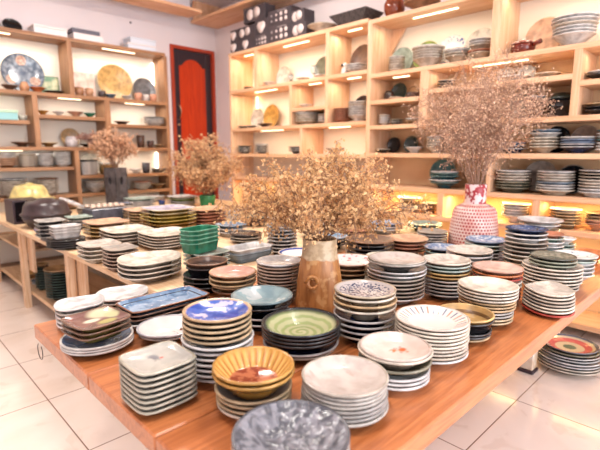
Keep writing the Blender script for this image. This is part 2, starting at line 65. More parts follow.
 {'p': [1.161, 3.006, 0.64], 'items': [('square', 'peach', 0.125, 0.0199, 0.0753), ('square', 'mustard', 0.125, 0.0199, 0.0502), ('square', 'mustard', 0.125, 0.0199, 0.0251), ('square', 'mustard', 0.125, 0.0199, 0.0)], 'd': 'peach squares in the middle of the pale table', 'g': 'dishes on the long pale table'},
 {'p': [1.5919, 3.3764, 0.64], 'items': [('square', 'peach', 0.125, 0.0167, 0.0876), ('square', 'tanplain', 0.125, 0.0167, 0.0657), ('square', 'tanplain', 0.125, 0.0167, 0.0438), ('square', 'tanplain', 0.125, 0.0167, 0.0219), ('square', 'tanplain', 0.125, 0.0167, 0.0)], 'd': 'tan squares below the black vase', 'g': 'dishes on the long pale table'},
 {'p': [1.603, 2.991, 0.64], 'items': [('square', 'lilac', 0.166, 0.02, 0.126), ('square', 'lilac', 0.166, 0.02, 0.1008), ('square', 'yellow', 0.166, 0.02, 0.0756), ('square', 'yellow', 0.166, 0.02, 0.0504), ('square', 'honey', 0.163, 0.02, 0.0252), ('square', 'honey', 0.163, 0.02, 0.0)], 'd': 'lilac squares with yellow edges', 'g': 'dishes on the long pale table'},
 {'p': [1.923, 2.993, 0.64], 'items': [('square', 'peach', 0.131, 0.0192, 0.0976), ('square', 'terracotta', 0.131, 0.0192, 0.0732), ('square', 'terracotta', 0.131, 0.0192, 0.0488), ('square', 'terracotta', 0.131, 0.0192, 0.0244), ('square', 'terracotta', 0.131, 0.0192, 0.0)], 'd': 'terracotta squares below the green pot', 'g': 'dishes on the long pale table'},
 {'p': [0.86, 2.846, 0.64], 'items': [('flat', 'black', 0.106, 0.0074, 0.0393), ('flat', 'black', 0.106, 0.0074, 0.0262), ('flat', 'black', 0.106, 0.0074, 0.0131), ('flat', 'black', 0.106, 0.0074, 0.0)], 'd': 'black plates at the edge of the pale table', 'g': 'dishes on the long pale table'},
 {'p': [0.86, 2.846, 0.7], 'items': [('box', 'white', 0.08, 0.0115, 0.0334), ('box', 'white', 0.08, 0.0115, 0.0167), ('box', 'white', 0.08, 0.0115, 0.0)], 'd': 'white dishes on the black plates', 'g': 'dishes on the long pale table'},
 {'p': [0.876, 3.181, 0.64], 'items': [('square', 'grey', 0.083, 0.0191, 0.0972), ('square', 'greyd', 0.083, 0.0191, 0.0729), ('square', 'greyd', 0.083, 0.0191, 0.0486), ('square', 'greyd', 0.083, 0.0191, 0.0243), ('square', 'greyd', 0.083, 0.0191, 0.0)], 'd': 'grey squares beside the dark brown pot', 'g': 'dishes on the long pale table'},
 {'p': [1.4942, 4.8476, 0.64], 'items': [('flat', 'terracotta', 0.13, 0.014, 0.0197), ('flat', 'tanplain', 0.13, 0.014, 0.0)], 'd': 'round tan pair behind the dark brown pot', 'g': 'dishes on the long pale table'},
 {'p': [1.157, 3.5, 0.64], 'items': [('square', 'celadon', 0.084, 0.0161, 0.0639), ('square', 'greyd', 0.084, 0.0161, 0.0426), ('square', 'greyd', 0.084, 0.0161, 0.0213), ('square', 'greyd', 0.084, 0.0161, 0.0)], 'd': 'small green-grey squares behind the peach squares', 'g': 'dishes on the long pale table'},
 {'p': [2.0546, 4.4152, 0.64], 'items': [('square', 'celadon', 0.132, 0.0168, 0.066), ('square', 'white', 0.132, 0.0168, 0.044), ('square', 'white', 0.132, 0.0168, 0.022), ('square', 'white', 0.132, 0.0168, 0.0)], 'd': 'pale green squares behind the black vase', 'g': 'dishes on the long pale table'},
 {'p': [2.4602, 4.2738, 0.64], 'items': [('square', 'white', 0.137, 0.0177, 0.0687), ('square', 'lime', 0.137, 0.0177, 0.0458), ('square', 'white', 0.137, 0.0177, 0.0229), ('square', 'white', 0.137, 0.0177, 0.0)], 'd': 'white squares at the table end', 'g': 'dishes on the long pale table'},
 {'p': [2.402, 4.888, 0.64], 'items': [('oval', 'white', 0.171, 0.014, 0.0197), ('oval', 'white', 0.171, 0.014, 0.0)], 'd': 'white oval pair at the far end of the table', 'g': 'dishes on the long pale table'},
 {'p': [1.4454, 1.8637, 0.64], 'items': [('box', 'white', 0.121, 0.0153, 0.0205), ('box', 'blue', 0.121, 0.0153, 0.0)], 'd': 'white dish pair beside the green dishes', 'g': 'dishes on the long pale table', 'rz': 0},
 {'p': [1.793, 2.491, 0.64], 'items': [('square', 'blue', 0.088, 0.0185, 0.0474), ('square', 'white', 0.088, 0.0185, 0.0237), ('square', 'white', 0.088, 0.0185, 0.0)], 'd': 'blue-topped squares behind the white dishes', 'g': 'dishes on the long pale table'},
 {'p': [1.728, 2.243, 0.64], 'items': [('flat', 'black', 0.101, 0.0112, 0.0338), ('flat', 'blackrim', 0.101, 0.0112, 0.0169), ('flat', 'blackrim', 0.101, 0.0112, 0.0)], 'd': 'black plates under the drooping dried flowers', 'g': 'dishes on the long pale table'},
 {'p': [2.183, 2.051, 0.64], 'items': [('plate', 'grey', 0.12, 0.014, 0.0591), ('plate', 'blackrim', 0.12, 0.014, 0.0394), ('plate', 'blackrim', 0.12, 0.014, 0.0197), ('plate', 'blackrim', 0.12, 0.014, 0.0)], 'd': 'pale stack directly behind the tan vase', 'g': 'dishes on the long pale table'},
 {'p': [1.962, 1.746, 0.64], 'items': [('plate', 'blue', 0.106, 0.014, 0.0394), ('plate', 'black', 0.106, 0.014, 0.0197), ('plate', 'black', 0.106, 0.014, 0.0)], 'd': 'blue-topped stack directly behind the tan vase', 'g': 'dishes on the long pale table'},
 {'p': [2.301, 1.839, 0.64], 'items': [('plate', 'terracotta', 0.118, 0.0112, 0.0338), ('plate', 'brown', 0.118, 0.0112, 0.0169), ('plate', 'brown', 0.118, 0.0112, 0.0)], 'd': 'terracotta stack hidden by the dried flowers', 'g': 'dishes on the long pale table'},
 {'p': [2.627, 1.824, 0.64], 'items': [('plate', 'bluespeckle', 0.126, 0.0128, 0.037), ('plate', 'white', 0.126, 0.0128, 0.0185), ('plate', 'white', 0.126, 0.0128, 0.0)], 'd': 'blue speckled stack hidden by the dried flowers', 'g': 'dishes on the long pale table'},
 {'p': [2.187, 2.721, 0.64], 'items': [('plate', 'olive', 0.116, 0.014, 0.0394), ('plate', 'brown', 0.116, 0.014, 0.0197), ('plate', 'brown', 0.116, 0.014, 0.0)], 'd': 'olive stack at the back behind the flowers', 'g': 'dishes on the long pale table'},
 {'p': [2.57, 2.616, 0.64], 'items': [('plate', 'white', 0.114, 0.0132, 0.0567), ('plate', 'grey', 0.114, 0.0132, 0.0378), ('plate', 'grey', 0.114, 0.0132, 0.0189), ('plate', 'grey', 0.114, 0.0132, 0.0)], 'd': 'white stack at the back behind the flowers', 'g': 'dishes on the long pale table'},
 {'p': [2.759, 2.298, 0.64], 'items': [('plate', 'mustard', 0.119, 0.014, 0.0394), ('plate', 'stone', 0.119, 0.014, 0.0197), ('plate', 'stone', 0.119, 0.014, 0.0)], 'd': 'mustard stack at the back behind the flowers', 'g': 'dishes on the long pale table'},
 {'p': [2.6271, 4.4923, 0.64], 'items': [('bowl', 'white', 0.111, 0.014, 0.0)], 'd': 'small white bowl at the far end of the pale table', 'g': 'none'},
 {'p': [2.221, 3.08, 0.64], 'items': [('box', 'white', 0.092, 0.02, 0.0252), ('box', 'white', 0.092, 0.02, 0.0)], 'd': 'low white dishes right of the green pot', 'g': 'dishes on the long pale table'},
 {'p': [1.474, 4.151, 0.64], 'items': [('box', 'stone', 0.106, 0.02, 0.0252), ('box', 'greyd', 0.106, 0.02, 0.0)], 'd': 'ribbed stone dishes behind the peach squares', 'g': 'dishes on the long pale table'},
 {'p': [1.785, 4.208, 0.64], 'items': [('box', 'navyp', 0.094, 0.0147, 0.0398), ('box', 'white', 0.094, 0.0147, 0.0199), ('box', 'white', 0.094, 0.0147, 0.0)], 'd': 'navy-rimmed dishes below the black vase', 'g': 'dishes on the long pale table'},
 {'p': [1.011, 3.535, 0.13], 'items': [('plate', 'tanplain', 0.109, 0.014, 0.197), ('plate', 'darkgreen', 0.104, 0.014, 0.1773), ('plate', 'darkgreen', 0.104, 0.014, 0.1576), ('plate', 'darkgreen', 0.104, 0.014, 0.1379), ('plate', 'darkgreen', 0.104, 0.014, 0.1182), ('plate', 'darkgreen', 0.104, 0.014, 0.0985), ('plate', 'darkgreen', 0.104, 0.014, 0.0788), ('plate', 'darkgreen', 0.104, 0.014, 0.0591), ('plate', 'darkgreen', 0.104, 0.014, 0.0394), ('plate', 'darkgreen', 0.104, 0.014, 0.0197), ('plate', 'darkgreen', 0.104, 0.014, 0.0)], 'd': 'taller green pile under the pale table', 'g': 'plates on the lower deck of the pale table'},
 {'p': [0.979, 3.8844, 0.13], 'items': [('plate', 'tanplain', 0.054, 0.014, 0.1775), ('plate', 'darkgreen', 0.051, 0.014, 0.1576), ('plate', 'darkgreen', 0.051, 0.014, 0.1379), ('plate', 'darkgreen', 0.051, 0.014, 0.1182), ('plate', 'darkgreen', 0.051, 0.014, 0.0985), ('plate', 'darkgreen', 0.051, 0.014, 0.0788), ('plate', 'darkgreen', 0.051, 0.014, 0.0591), ('plate', 'darkgreen', 0.051, 0.014, 0.0394), ('plate', 'darkgreen', 0.051, 0.014, 0.0197), ('plate', 'darkgreen', 0.051, 0.014, 0.0)], 'd': 'further green pile under the pale table', 'g': 'plates on the lower deck of the pale table'},
 {'p': [0.975, 4.16, 0.17], 'items': [('bowl', 'mustard', 0.073, 0.014, 0.0)], 'd': 'mustard bowl on the lower deck at the table end', 'g': 'none'},
 {'p': [0.996, 4.0136, 0.13], 'items': [('plate', 'blue', 0.066, 0.014, 0.0197), ('plate', 'white', 0.064, 0.014, 0.0)], 'd': 'pair under the mustard bowl', 'g': 'plates on the lower deck of the pale table'},
 {'p': [1.06, 4.05, 0.4405], 'items': [('plate', 'cream', 0.093, 0.013, 0.0561), ('plate', 'pink', 0.093, 0.013, 0.0374), ('plate', 'pink', 0.093, 0.013, 0.0187), ('plate', 'pink', 0.093, 0.013, 0.0)], 'd': 'pink and cream pile at the table end', 'g': 'plates on the lower deck of the pale table'},
 {'p': [3.363, 1.252, 0.915], 'items': [('plate', 'white', 0.115, 0.014, 0.1182), ('plate', 'shell', 0.115, 0.014, 0.0985), ('plate', 'shell', 0.115, 0.014, 0.0788), ('plate', 'shell', 0.115, 0.014, 0.0591), ('plate', 'olive', 0.115, 0.014, 0.0394), ('plate', 'olive', 0.115, 0.014, 0.0197), ('plate', 'olive', 0.115, 0.014, 0.0)], 'd': 'green-footed pile on the counter shelf', 'g': 'crockery on the right-hand shelves'},
 {'p': [3.358, 0.975, 0.915], 'items': [('plate', 'white', 0.115, 0.0119, 0.1232), ('plate', 'shell', 0.115, 0.0119, 0.1056), ('plate', 'shell', 0.115, 0.0119, 0.088), ('plate', 'shell', 0.115, 0.0119, 0.0704), ('plate', 'blue', 0.115, 0.0119, 0.0528), ('plate', 'white', 0.115, 0.0119, 0.0352), ('plate', 'white', 0.115, 0.0119, 0.0176), ('plate', 'ivory', 0.12, 0.0119, 0.0)], 'd': 'white and blue pile on the counter shelf', 'g': 'crockery on the right-hand shelves'},
 {'p': [3.37, 0.747, 0.915], 'items': [('plate', 'navyp', 0.096, 0.0138, 0.1365), ('plate', 'blackrim', 0.096, 0.0138, 0.117), ('plate', 'blackrim', 0.096, 0.0138, 0.0975), ('plate', 'shell', 0.096, 0.0138, 0.078), ('plate', 'shell', 0.096, 0.0138, 0.0585), ('plate', 'shell', 0.096, 0.0138, 0.039), ('plate', 'white', 0.096, 0.0138, 0.0195), ('plate', 'white', 0.096, 0.0138, 0.0)], 'd': 'navy-topped pile on the counter shelf', 'g': 'crockery on the right-hand shelves'},
 {'p': [3.355, 1.776, 0.915], 'items': [('plate', 'white', 0.112, 0.014, 0.0967), ('coupe', 'teal', 0.112, 0.014, 0.0698), ('coupe', 'teal', 0.112, 0.014, 0.0501), ('plate', 'white', 0.123, 0.014, 0.0304), ('coupe', 'teal', 0.112, 0.014, 0.0)], 'd': 'white and teal pile on the counter shelf', 'g': 'crockery on the right-hand shelves'},
 {'p': [3.37, 1.514, 0.915], 'items': [('bowl', 'white', 0.068, 0.014, 0.0)], 'd': 'small white bowl on the counter shelf behind the red vase', 'g': 'crockery on the right-hand shelves'},
 {'p': [3.37, 1.0683, 1.19], 'items': [('bowl', 'blue', 0.095, 0.0139, 0.098), ('bowl', 'white', 0.095, 0.0139, 0.0784), ('coupe', 'ivory', 0.095, 0.0139, 0.0588), ('coupe', 'ivory', 0.095, 0.0139, 0.0392), ('coupe', 'ivory', 0.095, 0.0139, 0.0196), ('coupe', 'ivory', 0.095, 0.0139, 0.0)], 'd': 'bowl pile in front of the black-edged plate', 'g': 'crockery on the right-hand shelves'},
 {'p': [3.37, 0.8705, 1.19], 'items': [('plate', 'white', 0.1, 0.0108, 0.0728), ('plate', 'bluespeckle', 0.1, 0.0108, 0.0563), ('plate', 'bluespeckle', 0.1, 0.0108, 0.0398), ('coupe', 'navy', 0.1, 0.0108, 0.0165), ('coupe', 'navy', 0.1, 0.0108, 0.0)], 'd': 'blue pile before the two round trays', 'g': 'crockery on the right-hand shelves'},
 {'p': [3.37, 0.7183, 1.19], 'items': [('plate', 'teal', 0.05, 0.014, 0.1182), ('plate', 'white', 0.05, 0.014, 0.0985), ('plate', 'white', 0.05, 0.014, 0.0788), ('plate', 'teal', 0.05, 0.014, 0.0591), ('plate', 'white', 0.05, 0.014, 0.0394), ('plate', 'white', 0.05, 0.014, 0.0197), ('plate', 'white', 0.05, 0.014, 0.0)], 'd': 'teal-topped pile at the shelf end', 'g': 'crockery on the right-hand shelves'},
 {'p': [3.37, 1.276, 1.19], 'items': [('plate', 'bluespeckle', 0.093, 0.014, 0.0394), ('plate', 'navy', 0.093, 0.014, 0.0197), ('plate', 'navy', 0.093, 0.014, 0.0)], 'd': 'low blue pile behind the red vase bouquet', 'g': 'crockery on the right-hand shelves'},
 {'p': [3.37, 1.87, 1.19], 'items': [('bowl', 'white', 0.08, 0.014, 0.0788), ('bowl', 'shell', 0.08, 0.014, 0.0591), ('bowl', 'shell', 0.08, 0.014, 0.0394), ('bowl', 'shell', 0.08, 0.014, 0.0197), ('bowl', 'shell', 0.08, 0.014, 0.0)], 'd': 'white bowl pile under the small pigeonholes', 'g': 'crockery on the right-hand shelves'},
 {'p': [3.37, 2.071, 1.19], 'items': [('bowl', 'white', 0.075, 0.014, 0.0)], 'd': 'single white bowl left of the bowl pair on the shelf', 'g': 'crockery on the right-hand shelves'},
 {'p': [3.37, 2.3805, 1.19], 'items': [('coupe', 'blackrim', 0.062, 0.014, 0.0)], 'd': 'dark rimmed shallow bowl at the left end of the tall unit', 'g': 'crockery on the right-hand shelves', 'g1': None},
 {'p': [3.37, 1.707, 1.19], 'items': [('bowl', 'white', 0.078, 0.0136, 0.0965), ('bowl', 'ivory', 0.078, 0.0136, 0.0772), ('bowl', 'ivory', 0.078, 0.0136, 0.0579), ('bowl', 'ivory', 0.078, 0.0136, 0.0386), ('bowl', 'ivory', 0.078, 0.0136, 0.0193), ('bowl', 'ivory', 0.078, 0.0136, 0.0)], 'd': 'ivory-based bowl pile beside the red vase bouquet', 'g': 'crockery on the right-hand shelves'},
 {'p': [3.37, 2.3765, 1.425], 'items': [('coupe', 'shell', 0.052, 0.014, 0.0591), ('coupe', 'white', 0.052, 0.014, 0.0394), ('coupe', 'white', 0.052, 0.014, 0.0197), ('coupe', 'white', 0.052, 0.014, 0.0)], 'd': 'pale bowl pile in the lowest pigeonhole', 'g': 'crockery on the right-hand shelves'},
 {'p': [3.37, 2.257, 1.425], 'items': [('plate', 'olive', 0.06, 0.014, 0.0197), ('plate', 'greyd', 0.06, 0.014, 0.0)], 'd': 'grey pair in the lowest pigeonhole', 'g': 'crockery on the right-hand shelves'},
 {'p': [3.37, 2.101, 1.425], 'items': [('plate', 'white', 0.058, 0.014, 0.0197), ('plate', 'tanplain', 0.058, 0.014, 0.0)], 'd': 'white and tan pair in the lowest pigeonhole', 'g': 'crockery on the right-hand shelves'},
 {'p': [3.37, 1.841, 1.425], 'items': [('coupe', 'black', 0.056, 0.0069, 0.0)], 'd': 'flat black bowl right of the pigeonholes', 'g': 'crockery on the right-hand shelves'},
 {'p': [3.37, 1.1492, 1.425], 'items': [('bowl', 'white', 0.068, 0.014, 0.0985), ('bowl', 'brown', 0.068, 0.014, 0.0788), ('bowl', 'brown', 0.068, 0.014, 0.0591), ('bowl', 'brown', 0.068, 0.014, 0.0394), ('bowl', 'brown', 0.068, 0.014, 0.0197), ('bowl', 'brown', 0.068, 0.014, 0.0)], 'd': 'white over brown bowl pile left of the black pot', 'g': 'crockery on the right-hand shelves'},
 {'p': [3.37, 1.3, 1.425], 'items': [('bowl', 'shell', 0.071, 0.014, 0.0)], 'd': 'cream bowl in front of the round leaning plate', 'g': 'crockery on the right-hand shelves', 'g1': None},
 {'p': [3.37, 0.7725, 1.425], 'items': [('plate', 'tanplain', 0.082, 0.0139, 0.0392), ('plate', 'black', 0.082, 0.0139, 0.0196), ('plate', 'black', 0.082, 0.0139, 0.0)], 'd': 'tan over black plates at the shelf end', 'g': 'crockery on the right-hand shelves'},
 {'p': [3.38, 2.2748, 1.635], 'items': [('flat', 'shell', 0.062, 0.014, 0.0)], 'd': 'cream plate in the upper pigeonhole', 'g': 'crockery on the right-hand shelves'},
 {'p': [3.37, 1.81, 1.68], 'items': [('flat', 'grey', 0.066, 0.014, 0.0394), ('flat', 'stone', 0.066, 0.014, 0.0197), ('flat', 'stone', 0.066, 0.014, 0.0)], 'd': 'grey pile on the long middle shelf', 'g': 'crockery on the right-hand shelves'},
 {'p': [3.37, 1.291, 1.68], 'items': [('plate', 'white', 0.098, 0.014, 0.0)], 'd': 'white plate in front of the glowing leaning plates', 'g': 'crockery on the right-hand shelves'},
 {'p': [3.37, 1.085, 1.68], 'items': [('plate', 'ivory', 0.08, 0.014, 0.0)], 'd': 'ivory plate on the long middle shelf', 'g': 'crockery on the right-hand shelves'},
 {'p': [3.37, 0.7675, 1.635], 'items': [('plate', 'white', 0.087, 0.014, 0.0197), ('plate', 'black', 0.087, 0.014, 0.0)], 'd': 'white over black pair in the small top pigeonhole', 'g': 'crockery on the right-hand shelves'},
 {'p': [3.37, 2.2692, 1.855], 'items': [('plate', 'white', 0.068, 0.014, 0.0985), ('plate', 'shell', 0.068, 0.014, 0.0788), ('plate', 'shell', 0.068, 0.014, 0.0591), ('plate', 'shell', 0.068, 0.014, 0.0394), ('plate', 'shell', 0.068, 0.014, 0.0197), ('plate', 'shell', 0.068, 0.014, 0.0)], 'd': 'thin pile in front of the pale green plate', 'g': 'crockery on the right-hand shelves'},
 {'p': [3.352, 1.968, 1.855], 'items': [('plate', 'white', 0.126, 0.014, 0.116), ('bowl', 'shell', 0.126, 0.014, 0.0788), ('bowl', 'shell', 0.12, 0.014, 0.0591), ('bowl', 'shell', 0.12, 0.014, 0.0394), ('bowl', 'shell', 0.12, 0.014, 0.0197), ('bowl', 'shell', 0.12, 0.014, 0.0)], 'd': 'pile in front of the lime plate', 'g': 'crockery on the right-hand shelves'},
 {'p': [3.366, 1.7337, 1.855], 'items': [('plate', 'shell', 0.095, 0.014, 0.0702), ('bowl', 'white', 0.095, 0.014, 0.0395), ('bowl', 'ivory', 0.09, 0.014, 0.0197), ('bowl', 'ivory', 0.09, 0.014, 0.0)], 'd': 'pile in front of the blue floral plate', 'g': 'crockery on the right-hand shelves'},
 {'p': [3.364, 1.547, 1.855], 'items': [('bowl', 'white', 0.084, 0.014, 0.0922), ('bowl', 'white', 0.084, 0.014, 0.0725), ('bowl', 'ivory', 0.084, 0.014, 0.0528), ('plate', 'terracotta', 0.097, 0.014, 0.0331), ('bowl', 'ivory', 0.084, 0.014, 0.0)], 'd': 'bowl pile on a terracotta plate', 'g': 'crockery on the right-hand shelves'},
 {'p': [3.344, 0.941, 1.855], 'items': [('bowl', 'white', 0.134, 0.014, 0.0985), ('bowl', 'white', 0.134, 0.014, 0.0788), ('bowl', 'shell', 0.128, 0.014, 0.0591), ('bowl', 'white', 0.123, 0.014, 0.0394), ('bowl', 'white', 0.123, 0.014, 0.0197), ('bowl', 'white', 0.123, 0.014, 0.0)], 'd': 'big white bowl pile beside the brown pot', 'g': 'crockery on the right-hand shelves'},
 {'p': [3.37, 4.249, 1.9], 'items': [('box', 'black', 0.069, 0.0015, 0.0)], 'd': 'black rectangular dish at the far left end of the upper row', 'g': 'crockery on the right-hand shelves'},
 {'p': [3.37, 3.9, 1.9], 'items': [('bowl', 'white', 0.072, 0.014, 0.0)], 'd': 'white bowl beside the bell-shaped plate in the upper row', 'g': 'crockery on the right-hand shelves'},
 {'p': [3.37, 3.3889, 1.9], 'items': [('coupe', 'shell', 0.071, 0.014, 0.0)], 'd': 'cream shallow bowl in the upper row', 'g': 'crockery on the right-hand shelves'},
 {'p': [3.37, 3.151, 1.9], 'items': [('coupe', 'white', 0.068, 0.014, 0.0)], 'd': 'white shallow bowl in front of the half-hidden brown plate', 'g': 'crockery on the right-hand shelves'},
 {'p': [3.37, 2.692, 1.9], 'items': [('plate', 'white', 0.1, 0.014, 0.0394), ('plate', 'white', 0.1, 0.014, 0.0197), ('plate', 'white', 0.1, 0.014, 0.0)], 'd': 'white pile in front of the brown plate', 'g': 'crockery on the right-hand shelves'},
 {'p': [3.356, 3.3075, 1.47], 'items': [('plate', 'white', 0.122, 0.014, 0.0788), ('plate', 'shell', 0.122, 0.014, 0.0591), ('plate', 'shell', 0.122, 0.014, 0.0394), ('plate', 'ivory', 0.122, 0.014, 0.0197), ('plate', 'ivory', 0.122, 0.014, 0.0)], 'd': 'pile under the little cubby', 'g': 'crockery on the right-hand shelves'},
 {'p': [3.37, 3.08, 1.47], 'items': [('plate', 'shell', 0.074, 0.014, 0.0591), ('plate', 'white', 0.074, 0.014, 0.0394), ('plate', 'white', 0.074, 0.014, 0.0197), ('plate', 'white', 0.074, 0.014, 0.0)], 'd': 'narrow pile beside the terracotta plates', 'g': 'crockery on the right-hand shelves'},
 {'p': [3.37, 2.8495, 1.47], 'items': [('plate', 'terracotta', 0.09, 0.0139, 0.098), ('plate', 'terracotta', 0.09, 0.0139, 0.0784), ('plate', 'terracotta', 0.09, 0.0139, 0.0588), ('plate', 'terracotta', 0.09, 0.0139, 0.0392), ('plate', 'terracotta', 0.09, 0.0139, 0.0196), ('plate', 'terracotta', 0.09, 0.0139, 0.0)], 'd': 'terracotta pile on the pale shelf', 'g': 'crockery on the right-hand shelves'},
 {'p': [3.37, 2.658, 1.47], 'items': [('bowl', 'white', 0.101, 0.014, 0.1182), ('bowl', 'shell', 0.101, 0.014, 0.0985), ('bowl', 'white', 0.101, 0.014, 0.0788), ('bowl', 'white', 0.101, 0.014, 0.0591), ('bowl', 'white', 0.101, 0.014, 0.0394), ('bowl', 'white', 0.101, 0.014, 0.0197), ('bowl', 'white', 0.101, 0.014, 0.0)], 'd': 'white bowl pile beside the terracotta plates', 'g': 'crockery on the right-hand shelves'},
 {'p': [3.37, 4.3775, 1.47], 'items': [('plate', 'blackrim', 0.072, 0.014, 0.0)], 'd': 'dark plate at the far end of the middle row', 'g': 'crockery on the right-hand shelves'},
 {'p': [3.37, 4.224, 1.47], 'items': [('plate', 'greyd', 0.07, 0.014, 0.0)], 'd': 'grey plate second along the middle row', 'g': 'crockery on the right-hand shelves'},
 {'p': [3.37, 3.991, 1.47], 'items': [('coupe', 'brown', 0.09, 0.014, 0.0)], 'd': 'brown dish in front of the yellow-centred plate', 'g': 'crockery on the right-hand shelves'},
 {'p': [3.37, 3.343, 1.635], 'items': [('coupe', 'white', 0.071, 0.014, 0.0)], 'd': 'white dish in the little cubby', 'g': 'crockery on the right-hand shelves'},
 {'p': [3.367, 2.0902, 0.7], 'items': [('bowl', 'white', 0.111, 0.0138, 0.0585), ('bowl', 'mustard', 0.111, 0.0138, 0.039), ('plate', 'shell', 0.111, 0.0138, 0.0195), ('plate', 'shell', 0.111, 0.0138, 0.0)], 'd': 'mustard-banded pile on the lit lower shelf', 'g': 'crockery on the right-hand shelves'},
 {'p': [3.37, 1.9062, 0.7], 'items': [('plate', 'stone', 0.074, 0.0132, 0.0567), ('plate', 'brown', 0.074, 0.0132, 0.0378), ('plate', 'brown', 0.074, 0.0132, 0.0189), ('plate', 'brown', 0.074, 0.0132, 0.0)], 'd': 'stone pile on the lit lower shelf', 'g': 'crockery on the right-hand shelves'},
 {'p': [3.37, 1.626, 0.7], 'items': [('plate', 'orange', -0.228, 0.003, 0.0)], 'd': 'orange plate on the lit lower shelf', 'g': 'crockery on the right-hand shelves'},
 {'p': [3.37, 1.5934, 0.7], 'items': [('bowl', 'white', -0.166, 0.014, 0.0)], 'd': 'white bowl on the lit lower shelf behind the red vase', 'g': 'crockery on the right-hand shelves'},
 {'p': [3.37, 1.22, 0.7], 'items': [('bowl', 'white', 0.097, 0.014, 0.0788), ('bowl', 'white', 0.097, 0.014, 0.0591), ('bowl', 'white', 0.097, 0.014, 0.0394), ('bowl', 'white', 0.097, 0.014, 0.0197), ('bowl', 'white', 0.097, 0.014, 0.0)], 'd': 'white bowl pile on the lit lower shelf', 'g': 'crockery on the right-hand shelves'},
 {'p': [3.349, 0.8955, 0.7], 'items': [('plate', 'shell', 0.095, 0.0134, 0.0955), ('plate', 'tanplain', 0.095, 0.0134, 0.0764), ('plate', 'tanplain', 0.095, 0.0134, 0.0573), ('plate', 'tanplain', 0.095, 0.0134, 0.0382), ('plate', 'tanplain', 0.095, 0.0134, 0.0191), ('plate', 'tanplain', 0.095, 0.0134, 0.0)], 'd': 'tan-edged pile on the lit lower shelf', 'g': 'crockery on the right-hand shelves'},
 {'p': [3.369, 0.706, 0.7], 'items': [('plate', 'brown', 0.08, 0.014, 0.0866), ('plate', 'tanplain', 0.08, 0.014, 0.0669), ('plate', 'tanplain', 0.08, 0.014, 0.0473), ('bowl', 'pink', 0.08, 0.014, 0.0197), ('bowl', 'pink', 0.08, 0.014, 0.0)], 'd': 'brown-topped pile on the lit lower shelf', 'g': 'crockery on the right-hand shelves'},
 {'p': [3.335, 3.09, 2.315], 'items': [('coupe', 'shell', 0.143, 0.014, 0.0)], 'd': 'wide cream dish on top of the shelves beside the black boxes', 'g': 'crockery on the right-hand shelves'},
 {'p': [3.336, 2.031, 2.295], 'items': [('coupe', 'pink', 0.142, 0.014, 0.0591), ('coupe', 'peach', 0.142, 0.014, 0.0394), ('coupe', 'peach', 0.142, 0.014, 0.0197), ('coupe', 'peach', 0.142, 0.014, 0.0)], 'd': 'pile on top right of the brown jar', 'g': 'crockery on the right-hand shelves'},
 {'p': [3.363, 3.4355, 1.18], 'items': [('plate', 'stone', 0.115, 0.014, 0.0394), ('plate', 'greyd', 0.115, 0.014, 0.0197), ('plate', 'greyd', 0.115, 0.014, 0.0)], 'd': 'grey pile low behind the dried flowers', 'g': 'crockery on the right-hand shelves'},
 {'p': [3.37, 2.945, 1.18], 'items': [('bowl', 'shell', 0.097, 0.0134, 0.0)], 'd': 'cream bowl low behind the dried flowers', 'g': 'crockery on the right-hand shelves'},
 {'p': [3.37, 4.3655, 1.18], 'items': [('plate', 'black', 0.084, 0.0136, 0.0579), ('plate', 'grey', 0.084, 0.0136, 0.0386), ('plate', 'grey', 0.084, 0.0136, 0.0193), ('plate', 'grey', 0.084, 0.0136, 0.0)], 'd': 'black-topped pile low at the far end', 'g': 'crockery on the right-hand shelves'},
 {'p': [3.37, 4.049, 1.18], 'items': [('plate', 'white', 0.08, 0.014, 0.0788), ('plate', 'grey', 0.08, 0.014, 0.0591), ('plate', 'grey', 0.08, 0.014, 0.0394), ('plate', 'grey', 0.08, 0.014, 0.0197), ('plate', 'grey', 0.08, 0.014, 0.0)], 'd': 'white pile low at the far end', 'g': 'crockery on the right-hand shelves'},
 {'p': [1.17, 5.15, 1.78], 'items': [('bowl', 'brown', 0.072, 0.014, 0.0)], 'd': 'dark brown bowl below the three-moon platter', 'g': 'crockery on the left-hand shelves'},
 {'p': [1.4105, 5.15, 1.78], 'items': [('bowl', 'orange', 0.074, 0.014, 0.0)], 'd': 'orange bowl below the three-moon platter', 'g': 'crockery on the left-hand shelves'},
 {'p': [1.5582, 5.143, 1.78], 'items': [('flat', 'black', 0.097, 0.014, 0.0)], 'd': 'flat black dish below the green tile', 'g': 'crockery on the left-hand shelves'},
 {'p': [2.1324, 5.15, 1.78], 'items': [('bowl', 'blue', 0.061, 0.014, 0.0)], 'd': 'pale blue bowl in front of the big tan dish', 'g': 'crockery on the left-hand shelves'},
 {'p': [2.316, 5.15, 1.78], 'items': [('bowl', 'white', 0.057, 0.014, 0.0)], 'd': 'white bowl left of the peach mugs', 'g': 'crockery on the left-hand shelves'},
 {'p': [1.438, 5.15, 1.565], 'items': [('bowl', 'honey', 0.055, 0.014, 0.0)], 'd': 'honey yellow bowl on the narrow middle shelf', 'g': 'crockery on the left-hand shelves'},
 {'p': [1.587, 5.15, 1.565], 'items': [('bowl', 'white', 0.057, 0.014, 0.0)], 'd': 'white bowl on the narrow middle shelf', 'g': 'crockery on the left-hand shelves'},
 {'p': [1.7523, 5.15, 1.565], 'items': [('bowl', 'pink', 0.079, 0.014, 0.0)], 'd': 'pink bowl on the narrow middle shelf', 'g': 'crockery on the left-hand shelves'},
 {'p': [1.8957, 5.15, 1.565], 'items': [('bowl', 'green', 0.064, 0.014, 0.0)], 'd': 'green bowl on the narrow middle shelf', 'g': 'crockery on the left-hand shelves'},
